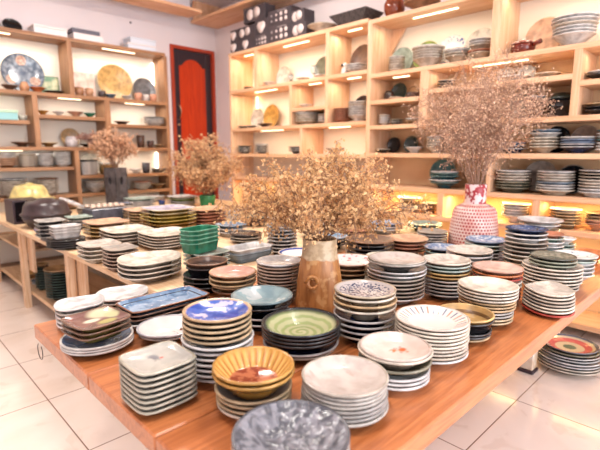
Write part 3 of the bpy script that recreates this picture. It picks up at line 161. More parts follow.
 {'p': [1.2336, 5.15, 1.5], 'items': [('coupe', 'grey', -0.022, 0.014, 0.0)], 'd': 'grey shallow dish beside the teal box', 'g': 'crockery on the left-hand shelves'},
 {'p': [2.241, 5.15, 1.505], 'items': [('plate', 'brown', 0.09, 0.014, 0.0)], 'd': 'brown plate on the shelf nearest the door', 'g': 'crockery on the left-hand shelves'},
 {'p': [2.615, 5.121, 1.505], 'items': [('plate', 'greyd', 0.119, 0.014, 0.0591), ('plate', 'white', 0.119, 0.014, 0.0394), ('plate', 'white', 0.119, 0.014, 0.0197), ('plate', 'white', 0.119, 0.014, 0.0)], 'd': 'dark grey-topped pile on the shelf nearest the door', 'g': 'crockery on the left-hand shelves'},
 {'p': [1.228, 5.146, 1.25], 'items': [('coupe', 'brown', 0.094, 0.014, 0.0)], 'd': 'brown dish left of the yellow bowl', 'g': 'crockery on the left-hand shelves'},
 {'p': [1.468, 5.15, 1.25], 'items': [('coupe', 'mustard', 0.087, 0.014, 0.0)], 'd': 'mustard bowl beside the white pot', 'g': 'crockery on the left-hand shelves'},
 {'p': [1.8301, 5.15, 1.25], 'items': [('coupe', 'black', 0.062, 0.014, 0.0)], 'd': 'black dish below the dried flower heads', 'g': 'crockery on the left-hand shelves'},
 {'p': [1.951, 5.15, 1.25], 'items': [('coupe', 'white', 0.048, 0.014, 0.0)], 'd': 'white dish beside the black dish', 'g': 'crockery on the left-hand shelves'},
 {'p': [2.664, 5.15, 1.25], 'items': [('coupe', 'tanplain', 0.064, 0.014, 0.0)], 'd': 'tan dish on the shelf nearest the door', 'g': 'crockery on the left-hand shelves'},
 {'p': [1.0871, 5.15, 1.05], 'items': [('plate', 'white', 0.083, 0.0138, 0.117), ('plate', 'white', 0.083, 0.0138, 0.0975), ('plate', 'white', 0.083, 0.0138, 0.078), ('plate', 'peach', 0.087, 0.0138, 0.0585), ('plate', 'peach', 0.087, 0.0138, 0.039), ('plate', 'peach', 0.087, 0.0138, 0.0195), ('plate', 'peach', 0.087, 0.0138, 0.0)], 'd': 'peach-footed pile at the left edge', 'g': 'crockery on the left-hand shelves'},
 {'p': [1.2565, 5.15, 1.05], 'items': [('square', 'ivory', 0.08, 0.0153, 0.1025), ('square', 'shell', 0.08, 0.0153, 0.082), ('square', 'shell', 0.08, 0.0153, 0.0615), ('square', 'shell', 0.08, 0.0153, 0.041), ('square', 'shell', 0.08, 0.0153, 0.0205), ('square', 'shell', 0.08, 0.0153, 0.0)], 'd': 'ivory pile second from the left edge', 'g': 'crockery on the left-hand shelves'},
 {'p': [1.4204, 5.15, 1.05], 'items': [('plate', 'white', 0.078, 0.014, 0.0985), ('plate', 'white', 0.078, 0.014, 0.0788), ('plate', 'white', 0.078, 0.014, 0.0591), ('plate', 'white', 0.078, 0.014, 0.0394), ('plate', 'white', 0.078, 0.014, 0.0197), ('plate', 'white', 0.078, 0.014, 0.0)], 'd': 'white pile third from the left edge', 'g': 'crockery on the left-hand shelves'},
 {'p': [1.5855, 5.15, 1.05], 'items': [('plate', 'white', 0.084, 0.0137, 0.1164), ('plate', 'white', 0.084, 0.0137, 0.097), ('plate', 'white', 0.084, 0.0137, 0.0776), ('plate', 'white', 0.084, 0.0137, 0.0582), ('plate', 'white', 0.084, 0.0137, 0.0388), ('plate', 'white', 0.084, 0.0137, 0.0194), ('plate', 'white', 0.084, 0.0137, 0.0)], 'd': 'white pile beside the upright', 'g': 'crockery on the left-hand shelves'},
 {'p': [1.841, 5.148, 0.955], 'items': [('box', 'black', 0.092, 0.0139, 0.1146), ('box', 'white', 0.092, 0.0139, 0.0955), ('box', 'white', 0.092, 0.0139, 0.0764), ('box', 'white', 0.092, 0.0139, 0.0573), ('box', 'white', 0.092, 0.0139, 0.0382), ('box', 'white', 0.092, 0.0139, 0.0191), ('box', 'white', 0.092, 0.0139, 0.0)], 'd': 'black over white dishes beside the upright', 'g': 'crockery on the left-hand shelves'},
 {'p': [2.058, 5.145, 0.955], 'items': [('box', 'white', 0.095, 0.0143, 0.078), ('box', 'mustard', 0.095, 0.0143, 0.0585), ('box', 'mustard', 0.095, 0.0143, 0.039), ('box', 'mustard', 0.095, 0.0143, 0.0195), ('box', 'mustard', 0.095, 0.0143, 0.0)], 'd': 'white over mustard dishes left of the black vase', 'g': 'crockery on the left-hand shelves'},
 {'p': [2.3724, 5.15, 0.955], 'items': [('bowl', 'white', 0.071, 0.014, 0.0)], 'd': 'white bowl right of the black vase', 'g': 'crockery on the left-hand shelves'},
 {'p': [2.658, 5.15, 0.955], 'items': [('box', 'grey', 0.079, 0.02, 0.0)], 'd': 'grey dish on the shelf by the door', 'g': 'crockery on the left-hand shelves'},
 {'p': [1.115, 5.112, 0.765], 'items': [('plate', 'navyp', 0.128, 0.014, 0.1379), ('plate', 'shell', 0.128, 0.014, 0.1182), ('plate', 'shell', 0.128, 0.014, 0.0985), ('plate', 'shell', 0.128, 0.014, 0.0788), ('plate', 'shell', 0.128, 0.014, 0.0591), ('plate', 'shell', 0.128, 0.014, 0.0394), ('plate', 'shell', 0.128, 0.014, 0.0197), ('plate', 'shell', 0.128, 0.014, 0.0)], 'd': 'navy-topped pile behind the yellow pot', 'g': 'crockery on the left-hand shelves'},
 {'p': [1.41, 5.127, 0.765], 'items': [('plate', 'brown', 0.113, 0.0136, 0.1351), ('plate', 'shell', 0.113, 0.0136, 0.1158), ('plate', 'shell', 0.113, 0.0136, 0.0965), ('plate', 'shell', 0.113, 0.0136, 0.0772), ('plate', 'shell', 0.113, 0.0136, 0.0579), ('plate', 'shell', 0.113, 0.0136, 0.0386), ('plate', 'shell', 0.113, 0.0136, 0.0193), ('plate', 'shell', 0.113, 0.0136, 0.0)], 'd': 'brown-topped pile behind the yellow pot', 'g': 'crockery on the left-hand shelves'},
 {'p': [1.892, 5.13, 0.765], 'items': [('bowl', 'shell', 0.11, 0.0136, 0.0579), ('bowl', 'white', 0.11, 0.0136, 0.0386), ('bowl', 'white', 0.11, 0.0136, 0.0193), ('bowl', 'white', 0.11, 0.0136, 0.0)], 'd': 'cream bowl pile left of the black vase', 'g': 'crockery on the left-hand shelves'},
 {'p': [2.091, 5.15, 0.765], 'items': [('bowl', 'stone', 0.074, 0.014, 0.0197), ('bowl', 'brown', 0.074, 0.014, 0.0)], 'd': 'stone bowl pair touching the black vase', 'g': 'crockery on the left-hand shelves'},
 {'p': [2.422, 5.122, 0.765], 'items': [('plate', 'terracotta', 0.11, 0.014, 0.0591), ('plate', 'shell', 0.11, 0.014, 0.0394), ('plate', 'shell', 0.11, 0.014, 0.0197), ('plate', 'shell', 0.11, 0.014, 0.0)], 'd': 'terracotta-topped pile right of the black vase', 'g': 'crockery on the left-hand shelves'},
 {'p': [2.633, 5.136, 0.765], 'items': [('bowl', 'tanplain', 0.097, 0.014, 0.0)], 'd': 'tan bowl low beside the door', 'g': 'crockery on the left-hand shelves'},
]
STANDING = [
 ('plate', 'plate', 'peach', 0.127, [3.52, 1.162, 1.98], 8, -1.5708, 'peach-brown plate propped on edge behind the brown handled pot'),
 ('plate', 'plate', 'celadon', 0.118, [3.52, 2.308, 1.971], 8, -1.5708, 'pale green plate propped on edge at the left of the top shelf'),
 ('plate', 'plate', 'lime', 0.124, [3.52, 2.067, 1.976], 8, -1.5708, 'lime green plate propped on edge behind the pale bowls'),
 ('plate', 'plate', 'bluefloral', 0.128, [3.52, 1.846, 1.98], 8, -1.5708, 'white plate with blue floral rim propped on edge'),
 ('plate', 'plate', 'ivory', 0.132, [3.52, 1.611, 1.984], 8, -1.5708, 'ivory plate propped on edge beside the upright board'),
 ('plate', 'plate', 'brown', 0.141, [3.52, 2.732, 2.038], 8, -1.5708, 'brown plate propped on edge in the pale unit corner'),
 ('plate', 'plate', 'cream', 0.113, [3.52, 3.818, 2.011], 8, -1.5708, 'cream plate propped on edge with a tan base in the upper row'),
 ('plate', 'plate', 'olive', 0.123, [3.52, 3.223, 2.021], 8, -1.5708, 'olive plate half hidden behind the first upright'),
 ('plate', 'plate', 'honey', 0.133, [3.52, 4.024, 1.6], 8, -1.5708, 'yellow-centred plate propped on edge in the middle row'),
 ('plate', 'plate', 'cream', 0.119, [3.52, 4.277, 1.587], 8, -1.5708, 'small cream plate propped on edge in the middle row'),
 ('plate', 'plate', 'grey', 0.079, [3.52, 2.939, 1.548], 8, -1.5708, 'grey plate propped on edge behind the terracotta pile'),
 ('plate', 'plate', 'black', 0.127, [3.52, 2.72, 1.595], 8, -1.5708, 'black plate propped on edge behind the white bowls'),
 ('plate', 'plate', 'stone', 0.112, [3.52, 1.12, 1.025], 8, -1.5708, 'large stone grey plate propped on edge on the counter shelf'),
 ('plate', 'plate', 'blackrim', 0.1, [3.52, 0.915, 1.013], 8, -1.5708, 'black-rimmed plate propped on edge on the counter shelf'),
 ('plate', 'plate', 'teal', 0.116, [3.52, 1.871, 1.028], 8, -1.5708, 'teal plate propped on edge behind the white and teal pile'),
 ('plate', 'plate', 'black', 0.092, [3.52, 1.036, 1.281], 8, -1.5708, 'black plate propped on edge behind the blue bowls'),
 ('plate', 'plate', 'brownstripe', 0.092, [3.52, 0.86, 1.28], 8, -1.5708, 'mottled brown plate propped on edge at the shelf end'),
 ('plate', 'plate', 'black', 0.07, [3.52, 2.362, 1.259], 8, -1.5708, 'black plate propped on edge at the left of its row'),
 ('plate', 'plate', 'darkgreen', 0.072, [3.52, 2.187, 1.262], 8, -1.5708, 'dark green plate propped on edge behind a white bowl'),
 ('plate', 'plate', 'brown', 0.077, [3.52, 1.92, 1.266], 8, -1.5708, 'brown plate propped on edge behind the white bowl pair'),
 ('plate', 'plate', 'sage', 0.099, [3.52, 1.287, 1.523], 8, -1.5708, 'grey-green plate propped on edge left of the black pot'),
 ('plate', 'plate', 'white', 0.066, [3.52, 1.409, 1.746], 8, -1.5708, 'glossy white plate propped on edge on the long middle shelf'),
 ('plate', 'plate', 'white', 0.064, [3.52, 1.269, 1.744], 8, -1.5708, 'second white plate propped on edge nearer the upright'),
 ('plate', 'plate', 'brown', 0.048, [3.52, 0.803, 1.473], 8, -1.5708, 'brown plate propped on edge behind the tan and black pile'),
 ('plate', 'plate', 'darkgreen', 0.08, [3.52, 2.328, 1.714], 8, -1.5708, 'dark green plate propped on edge in the upper pigeonhole'),
 ('plate', 'plate', 'moons', 0.19, [1.32, 5.29, 1.966], 8, 0.0, 'slate blue platter with three beige discs propped on edge'),
 ('bowl', 'coupe', 'mustard', 0.197, [2.227, 5.29, 1.965], 10, 0.0, 'big tan dish propped on edge in the right bay'),
 ('plate', 'plate', 'greyd', 0.143, [2.587, 5.29, 1.92], 8, 0.0, 'grey speckled plate propped on edge beside the light strip'),
 ('plate', 'plate', 'black', 0.084, [1.272, 5.29, 2.399], 30, 0.0, 'black plate propped on top of the shelves'),
 ('plate', 'plate', 'grey', 0.048, [1.145, 5.29, 2.371], 30, 0.0, 'grey plate lying at the left edge of the shelf top'),
 ('plate', 'plate', 'tanplain', 0.1, [1.722, 5.29, 1.349], 8, 0.0, 'tan plate propped on edge behind the white pot'),
 ('plate', 'plate', 'ivory', 0.115, [1.911, 5.29, 1.068], 8, 0.0, 'ivory plate propped on edge behind the black dishes'),
]

# ------------------------------------------------------------------ node helpers
MATS = {}
def newmat(name):
    m = bpy.data.materials.new(name); m.use_nodes = True
    nt = m.node_tree
    return m, nt, nt.nodes['Principled BSDF']
def N(nt, t, **kw):
    n = nt.nodes.new(t)
    for k, v in kw.items():
        if k in ('operation', 'blend_type', 'data_type', 'feature', 'wave_type', 'bands_direction', 'interpolation_type', 'distance'): setattr(n, k, v)
    return n
def L(nt, a, b): nt.links.new(a, b)
def lin(c):
    return tuple(((v / 255) / 12.92 if v / 255 <= .04045 else ((v / 255 + .055) / 1.055) ** 2.4) for v in c[:3]) + (1,)
GLK = 1.0
def lin(c, _l=lin):
    v = _l(c); return (v[0]*GLK, v[1]*GLK, v[2]*GLK, 1)
def math_(nt, op, a, b=None, c=None):
    n = N(nt, 'ShaderNodeMath', operation=op)
    for i, v in enumerate((a, b, c)):
        if v is None: continue
        if isinstance(v, (int, float)): n.inputs[i].default_value = v
        else: L(nt, v, n.inputs[i])
    return n.outputs[0]
def mix(nt, fac, a, b):
    n = N(nt, 'ShaderNodeMix', data_type='RGBA')
    if isinstance(fac, (int, float)): n.inputs[0].default_value = fac
    else: L(nt, fac, n.inputs[0])
    for s, v in ((6, a), (7, b)):
        if isinstance(v, tuple): n.inputs[s].default_value = v
        else: L(nt, v, n.inputs[s])
    return n.outputs[2]
def ramp(nt, fac, lo, hi):
    n = N(nt, 'ShaderNodeMapRange', interpolation_type='SMOOTHSTEP')
    L(nt, fac, n.inputs[0]); n.inputs[1].default_value = lo; n.inputs[2].default_value = hi
    return n.outputs[0]
def coords(nt, kind='Object'):
    return N(nt, 'ShaderNodeTexCoord').outputs[kind]
def noise(nt, scale, detail=3, vec=None, dist=0.0):
    n = N(nt, 'ShaderNodeTexNoise'); n.inputs['Scale'].default_value = scale
    n.inputs['Detail'].default_value = detail; n.inputs['Distortion'].default_value = dist
    L(nt, vec if vec is not None else coords(nt), n.inputs['Vector'])
    return n.outputs['Fac']
def bump(nt, bs, h, strength=.2, dist=.002):
    b = N(nt, 'ShaderNodeBump'); b.inputs['Strength'].default_value = strength; b.inputs['Distance'].default_value = dist
    L(nt, h, b.inputs['Height']); L(nt, b.outputs[0], bs.inputs['Normal'])

def plain(name, c, rough=.5, c2=None, nscale=12, bstr=0, metal=0, emit=0):
    if name in MATS: return MATS[name]
    m, nt, bs = newmat(name)
    bs.inputs['Roughness'].default_value = rough; bs.inputs['Metallic'].default_value = metal
    if c2 is not None:
        L(nt, mix(nt, ramp(nt, noise(nt, nscale), .35, .65), lin(c), lin(c2)), bs.inputs['Base Color'])
    else: bs.inputs['Base Color'].default_value = lin(c)
    if bstr: bump(nt, bs, noise(nt, nscale * 2.2), bstr)
    if emit:
        bs.inputs['Emission Color'].default_value = lin(c); bs.inputs['Emission Strength'].default_value = emit
    MATS[name] = m
    return m
def glaze(name, c, rough=.22, speck=None, amt=.5):
    """Fired glaze: a soft mottle, optional iron specks, slight unevenness."""
    k = 'glaze_' + name
    if k in MATS: return MATS[k]
    global GLK
    GLK = .77
    m, nt, bs = newmat(k)
    d = tuple(max(0, v * .82 - 4) for v in c)
    col = mix(nt, ramp(nt, noise(nt, 22, 4), .38, .68), lin(c), lin(d))
    if speck is not None:
        col = mix(nt, math_(nt, 'MULTIPLY', ramp(nt, noise(nt, 210, 2), .60, .68), amt), col, lin(speck))
    L(nt, col, bs.inputs['Base Color'])
    bs.inputs['Roughness'].default_value = rough
    bump(nt, bs, noise(nt, 30), .12, .002)
    MATS[k] = m; GLK = 1.0
    return m
def wood(name, c1, c2, axis=0, scale=3.0, rough=.45, stretch=14, coat=0.0):
    if name in MATS: return MATS[name]
    m, nt, bs = newmat(name)
    mp = N(nt, 'ShaderNodeMapping'); L(nt, coords(nt), mp.inputs[0])
    s = [stretch] * 3; s[axis] = 1.0
    mp.inputs['Scale'].default_value = s
    f = noise(nt, scale, 5, mp.outputs[0], 1.2)
    f2 = noise(nt, scale * 5, 3, mp.outputs[0], .2)
    v = math_(nt, 'ADD', math_(nt, 'MULTIPLY', f, .7), math_(nt, 'MULTIPLY', f2, .3))
    L(nt, mix(nt, ramp(nt, v, .36, .66), lin(c1), lin(c2)), bs.inputs['Base Color'])
    bs.inputs['Roughness'].default_value = rough
    bs.inputs['Coat Weight'].default_value = coat; bs.inputs['Coat Roughness'].default_value = .18
    bump(nt, bs, v, .15, .003)
    MATS[name] = m
    return m
def polar(nt, R):
    sp = N(nt, 'ShaderNodeSeparateXYZ'); L(nt, coords(nt), sp.inputs[0])
    x, y = sp.outputs[0], sp.outputs[1]
    r = math_(nt, 'DIVIDE', math_(nt, 'SQRT', math_(nt, 'ADD', math_(nt, 'MULTIPLY', x, x), math_(nt, 'MULTIPLY', y, y))), R)
    a = math_(nt, 'ARCTAN2', y, x)
    return r, a, x, y
def spot(nt, x, y, cx, cy, rx, ry, soft=.25):
    dx = math_(nt, 'DIVIDE', math_(nt, 'SUBTRACT', x, cx), rx); dy = math_(nt, 'DIVIDE', math_(nt, 'SUBTRACT', y, cy), ry)
    d = math_(nt, 'SQRT', math_(nt, 'ADD', math_(nt, 'MULTIPLY', dx, dx), math_(nt, 'MULTIPLY', dy, dy)))
    return math_(nt, 'SUBTRACT', 1.0, ramp(nt, d, 1 - soft, 1 + soft))

def pattern(name, R):
    """Painted or mottled insides of the plates that lie on top of their stacks."""
    k = 'pattern_%s_%d' % (name, int(R * 1000))
    if k in MATS: return MATS[k]
    global GLK
    GLK = .77
    m, nt, bs = newmat(k)
    bs.inputs['Roughness'].default_value = .18
    r, a, x, y = polar(nt, R)
    n1 = noise(nt, 25, 4); n2 = noise(nt, 60, 3)
    col = lin((225, 215, 205))
    if name == 'sponge':          # cobalt pools with white clouds
        col = mix(nt, ramp(nt, n1, .44, .56), lin((38, 72, 158)), lin((70, 100, 180)))
        col = mix(nt, ramp(nt, noise(nt, 26, 2), .60, .66), col, lin((196, 190, 208)))
        col = mix(nt, ramp(nt, r, .86, .93), col, lin((196, 160, 120)))
    elif name == 'green_swirl':
        w = math_(nt, 'SINE', math_(nt, 'ADD', math_(nt, 'MULTIPLY', r, 34.0), math_(nt, 'ADD', a, math_(nt, 'MULTIPLY', n1, 5.0))))
        col = mix(nt, ramp(nt, w, -.6, 1.0), lin((186, 188, 146)), lin((154, 168, 112)))
        col = mix(nt, ramp(nt, r, .78, .93), col, lin((40, 44, 48)))
    elif name == 'fluted':
        w = math_(nt, 'SINE', math_(nt, 'MULTIPLY', a, 26.0))
        rim = mix(nt, ramp(nt, w, .1, .9), lin((222, 174, 98)), lin((182, 122, 56)))
        rim = mix(nt, ramp(nt, r, .80, .95), rim, lin((206, 152, 76)))
        cen = mix(nt, ramp(nt, n2, .42, .6), lin((140, 62, 40)), lin((188, 112, 78)))
        col = mix(nt, ramp(nt, r, .56, .63), cen, rim)
        bump(nt, bs, math_(nt, 'MULTIPLY', w, ramp(nt, r, .6, .7)), .5, .003)
    elif name == 'hammered':
        v = N(nt, 'ShaderNodeTexVoronoi', feature='SMOOTH_F1'); v.inputs['Scale'].default_value = 62
        L(nt, coords(nt), v.inputs['Vector'])
        col = mix(nt, ramp(nt, noise(nt, 26, 4, None, 1.5), .4, .62), lin((82, 84, 92)), lin((142, 142, 150)))
        bump(nt, bs, v.outputs['Distance'], .9, .006)
        bs.inputs['Roughness'].default_value = .25
    elif name == 'flower':        # orange painted sprig
        col = mix(nt, ramp(nt, n1, .4, .7), lin((226, 208, 198)), lin((212, 190, 178)))
        for cx, cy, rr, cc in ((-.05, .02, .12, (222, 104, 60)), (.2, -.12, .13, (226, 96, 50)), (.12, .06, .07, (168, 120, 110)), (.02, -.2, .05, (170, 150, 140)), (.3, .02, .05, (170, 140, 130)), (.18, -.3, .05, (206, 130, 100))):
            f = math_(nt, 'MULTIPLY', spot(nt, x, y, cx * R, cy * R, rr * R, rr * R * .8, .5), ramp(nt, n2, .36, .5))
            col = mix(nt, f, col, lin(cc))
    elif name == 'stripes':
        w = math_(nt, 'SINE', math_(nt, 'MULTIPLY', a, 30.0))
        w2 = math_(nt, 'SINE', math_(nt, 'MULTIPLY', a, 15.0))
        st = mix(nt, ramp(nt, w2, -.2, .2), lin((216, 140, 122)), lin((120, 132, 150)))
        f = math_(nt, 'MULTIPLY', ramp(nt, w, .35, .8), math_(nt, 'MULTIPLY', ramp(nt, r, .6, .68), math_(nt, 'SUBTRACT', 1.0, ramp(nt, r, .88, .93))))
        col = mix(nt, f, lin((232, 222, 214)), st)
    elif name == 'navy_print':
        v = N(nt, 'ShaderNodeTexVoronoi'); v.inputs['Scale'].default_value = 130; L(nt, coords(nt), v.inputs['Vector'])
        f = math_(nt, 'SUBTRACT', 1.0, ramp(nt, v.outputs['Distance'], .35, .6))
        f = math_(nt, 'MULTIPLY', f, ramp(nt, n2, .30, .44))
        f = math_(nt, 'MULTIPLY', f, math_(nt, 'SUBTRACT', 1.0, ramp(nt, r, .80, .84)))
        ringf = math_(nt, 'MULTIPLY', ramp(nt, r, .56, .6), math_(nt, 'SUBTRACT', 1.0, ramp(nt, r, .62, .66)))
        col = mix(nt, math_(nt, 'MAXIMUM', f, math_(nt, 'MULTIPLY', ringf, .15)), lin((200, 192, 188)), lin((70, 76, 104)))
    elif name == 'pink_ring':
        col = lin((216, 205, 178))
        for lo, hi, cc in ((.5, .76, (206, 92, 98)), (.86, .95, (88, 96, 120)), (-.2, .22, (66, 106, 96))):
            f = math_(nt, 'MULTIPLY', ramp(nt, r, lo, lo + .03), math_(nt, 'SUBTRACT', 1.0, ramp(nt, r, hi, hi + .03)))
            col = mix(nt, f, col, lin(cc))
        col = mix(nt, spot(nt, r, a, 0.0, 0.0, .22, 99.0, .1), col, lin((66, 106, 96)))
    elif name == 'pink_sprig':
        col = mix(nt, math_(nt, 'MULTIPLY', ramp(nt, noise(nt, 48, 3), .56, .62), ramp(nt, r, .3, .5)), lin((236, 220, 220)), lin((206, 128, 130)))
    elif name == 'grey_sprig':    # small red bud and grey leaf on celadon grey
        col = mix(nt, ramp(nt, n1, .4, .7), lin((190, 186, 176)), lin((174, 172, 164)))
        f = math_(nt, 'MULTIPLY', spot(nt, x, y, -.02 * R, .22 * R, .16 * R, .26 * R, .5), ramp(nt, n2, .44, .54))
        col = mix(nt, f, col, lin((122, 122, 126)))
        col = mix(nt, spot(nt, x, y, .18 * R, .08 * R, .06 * R, .05 * R, .5), col, lin((212, 92, 84)))
    elif name == 'scribble':      # brown brush scrawl and spots on white
        f = math_(nt, 'MULTIPLY', ramp(nt, noise(nt, 38, 3, None, 2.0), .56, .6), spot(nt, x, y, .3 * R, -.1 * R, .32 * R, .22 * R, .3))
        col = mix(nt, f, lin((222, 218, 214)), lin((104, 66, 50)))
        col = mix(nt, ramp(nt, r, .9, .95), col, lin((120, 122, 140)))
    elif name == 'marbled':       # brown with cream and green pools
        col = mix(nt, ramp(nt, n1, .4, .6), lin((142, 104, 96)), lin((120, 84, 78)))
        for cx, cy, rx, ry, cc in ((.45, .5, .5, .4, (206, 204, 170)), (-.15, .05, .3, .16, (222, 214, 190)), (.2, -.4, .34, .2, (186, 178, 110)), (.65, .1, .25, .3, (196, 196, 150))):
            col = mix(nt, spot(nt, x, y, cx * R, cy * R, rx * R, ry * R, .35), col, lin(cc))
    elif name == 'lake':          # pooled blue in a copper-edged tray
        col = mix(nt, ramp(nt, n1, .38, .62), lin((78, 112, 150)), lin((132, 160, 188)))
        col = mix(nt, ramp(nt, n2, .62, .7), col, lin((190, 196, 204)))
    elif name == 'blue_rim':
        f = math_(nt, 'MULTIPLY', ramp(nt, r, .82, .85), math_(nt, 'SUBTRACT', 1.0, ramp(nt, r, .93, .96)))
        col = mix(nt, f, lin((228, 222, 220)), lin((56, 78, 150)))
    elif name == 'blue_floral':
        f = math_(nt, 'MULTIPLY', ramp(nt, noise(nt, 42, 3), .54, .6), ramp(nt, r, .62, .72))
        col = mix(nt, f, lin((240, 234, 226)), lin((74, 98, 160)))
    elif name == 'three_moons':   # slate blue platter with three beige discs
        col = mix(nt, ramp(nt, n1, .38, .66), lin((84, 96, 112)), lin((150, 160, 172)))
        col = mix(nt, spot(nt, x, y, 0, 0, .2 * R, .2 * R, .9), col, lin((70, 84, 108)))
        for aa in (90, 212, 328):
            col = mix(nt, spot(nt, x, y, .66 * R * math.cos(math.radians(aa)), .66 * R * math.sin(math.radians(aa)), .24 * R, .24 * R, .1), col, mix(nt, ramp(nt, n2, .4, .6), lin((214, 186, 168)), lin((176, 140, 124))))
    elif name == 'celadon_pool':
        col = mix(nt, ramp(nt, n1, .38, .64), lin((130, 158, 166)), lin((150, 176, 180)))
        col = mix(nt, ramp(nt, noise(nt, 18, 2), .6, .66), col, lin((196, 204, 204)))
        col = mix(nt, ramp(nt, r, .9, .97), col, lin((112, 132, 134)))
    elif name == 'blush':
        col = mix(nt, ramp(nt, n1, .4, .66), lin((210, 160, 142)), lin((220, 178, 162)))
        col = mix(nt, spot(nt, x, y, -.1 * R, .0, .22 * R, .2 * R, .6), col, lin((228, 202, 190)))
    elif name == 'pale_scratch':
        col = mix(nt, ramp(nt, n1, .36, .68), lin((206, 196, 188)), lin((188, 176, 168)))
        f = math_(nt, 'MULTIPLY', ramp(nt, noise(nt, 15, 4, None, 1.5), .55, .66), .5)
        col = mix(nt, f, col, lin((170, 150, 140)))
    elif name == 'olive_stone':
        col = mix(nt, ramp(nt, n2, .4, .6), lin((110, 108, 94)), lin((140, 136, 120)))
        col = mix(nt, spot(nt, x, y, 0, 0, .4 * R, .4 * R, .5), col, lin((84, 92, 84)))
    elif name == 'navy_gloss':
        col = mix(nt, ramp(nt, n1, .4, .64), lin((38, 52, 82)), lin((66, 84, 122)))
        col = mix(nt, ramp(nt, noise(nt, 120, 2), .6, .66), col, lin((150, 164, 190)))
    elif name == 'blue_speckle':
        col = mix(nt, ramp(nt, n2, .42, .6), lin((120, 140, 172)), lin((198, 204, 214)))
    elif name == 'garden_red':
        col = mix(nt, ramp(nt, noise(nt, 60, 3), .52, .58), lin((222, 204, 190)), lin((176, 100, 84)))
    elif name == 'white_dots':
        col = mix(nt, ramp(nt, noise(nt, 95, 2), .62, .66), lin((226, 222, 216)), lin((92, 110, 140)))
    elif name == 'lilac':
        col = mix(nt, ramp(nt, n1, .38, .62), lin((206, 196, 206)), lin((162, 158, 180)))
    L(nt, col, bs.inputs['Base Color']) if not isinstance(col, tuple) else None
    if name not in ('fluted', 'hammered'): bump(nt, bs, noise(nt, 26), .15, .003)
    MATS[k] = m; GLK = 1.0
    return m

# style -> inside, rim, outside : (rgb, rough, speck)
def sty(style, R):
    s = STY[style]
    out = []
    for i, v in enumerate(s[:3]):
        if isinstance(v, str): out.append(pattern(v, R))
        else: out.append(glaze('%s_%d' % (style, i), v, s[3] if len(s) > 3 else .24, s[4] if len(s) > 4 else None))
    return out
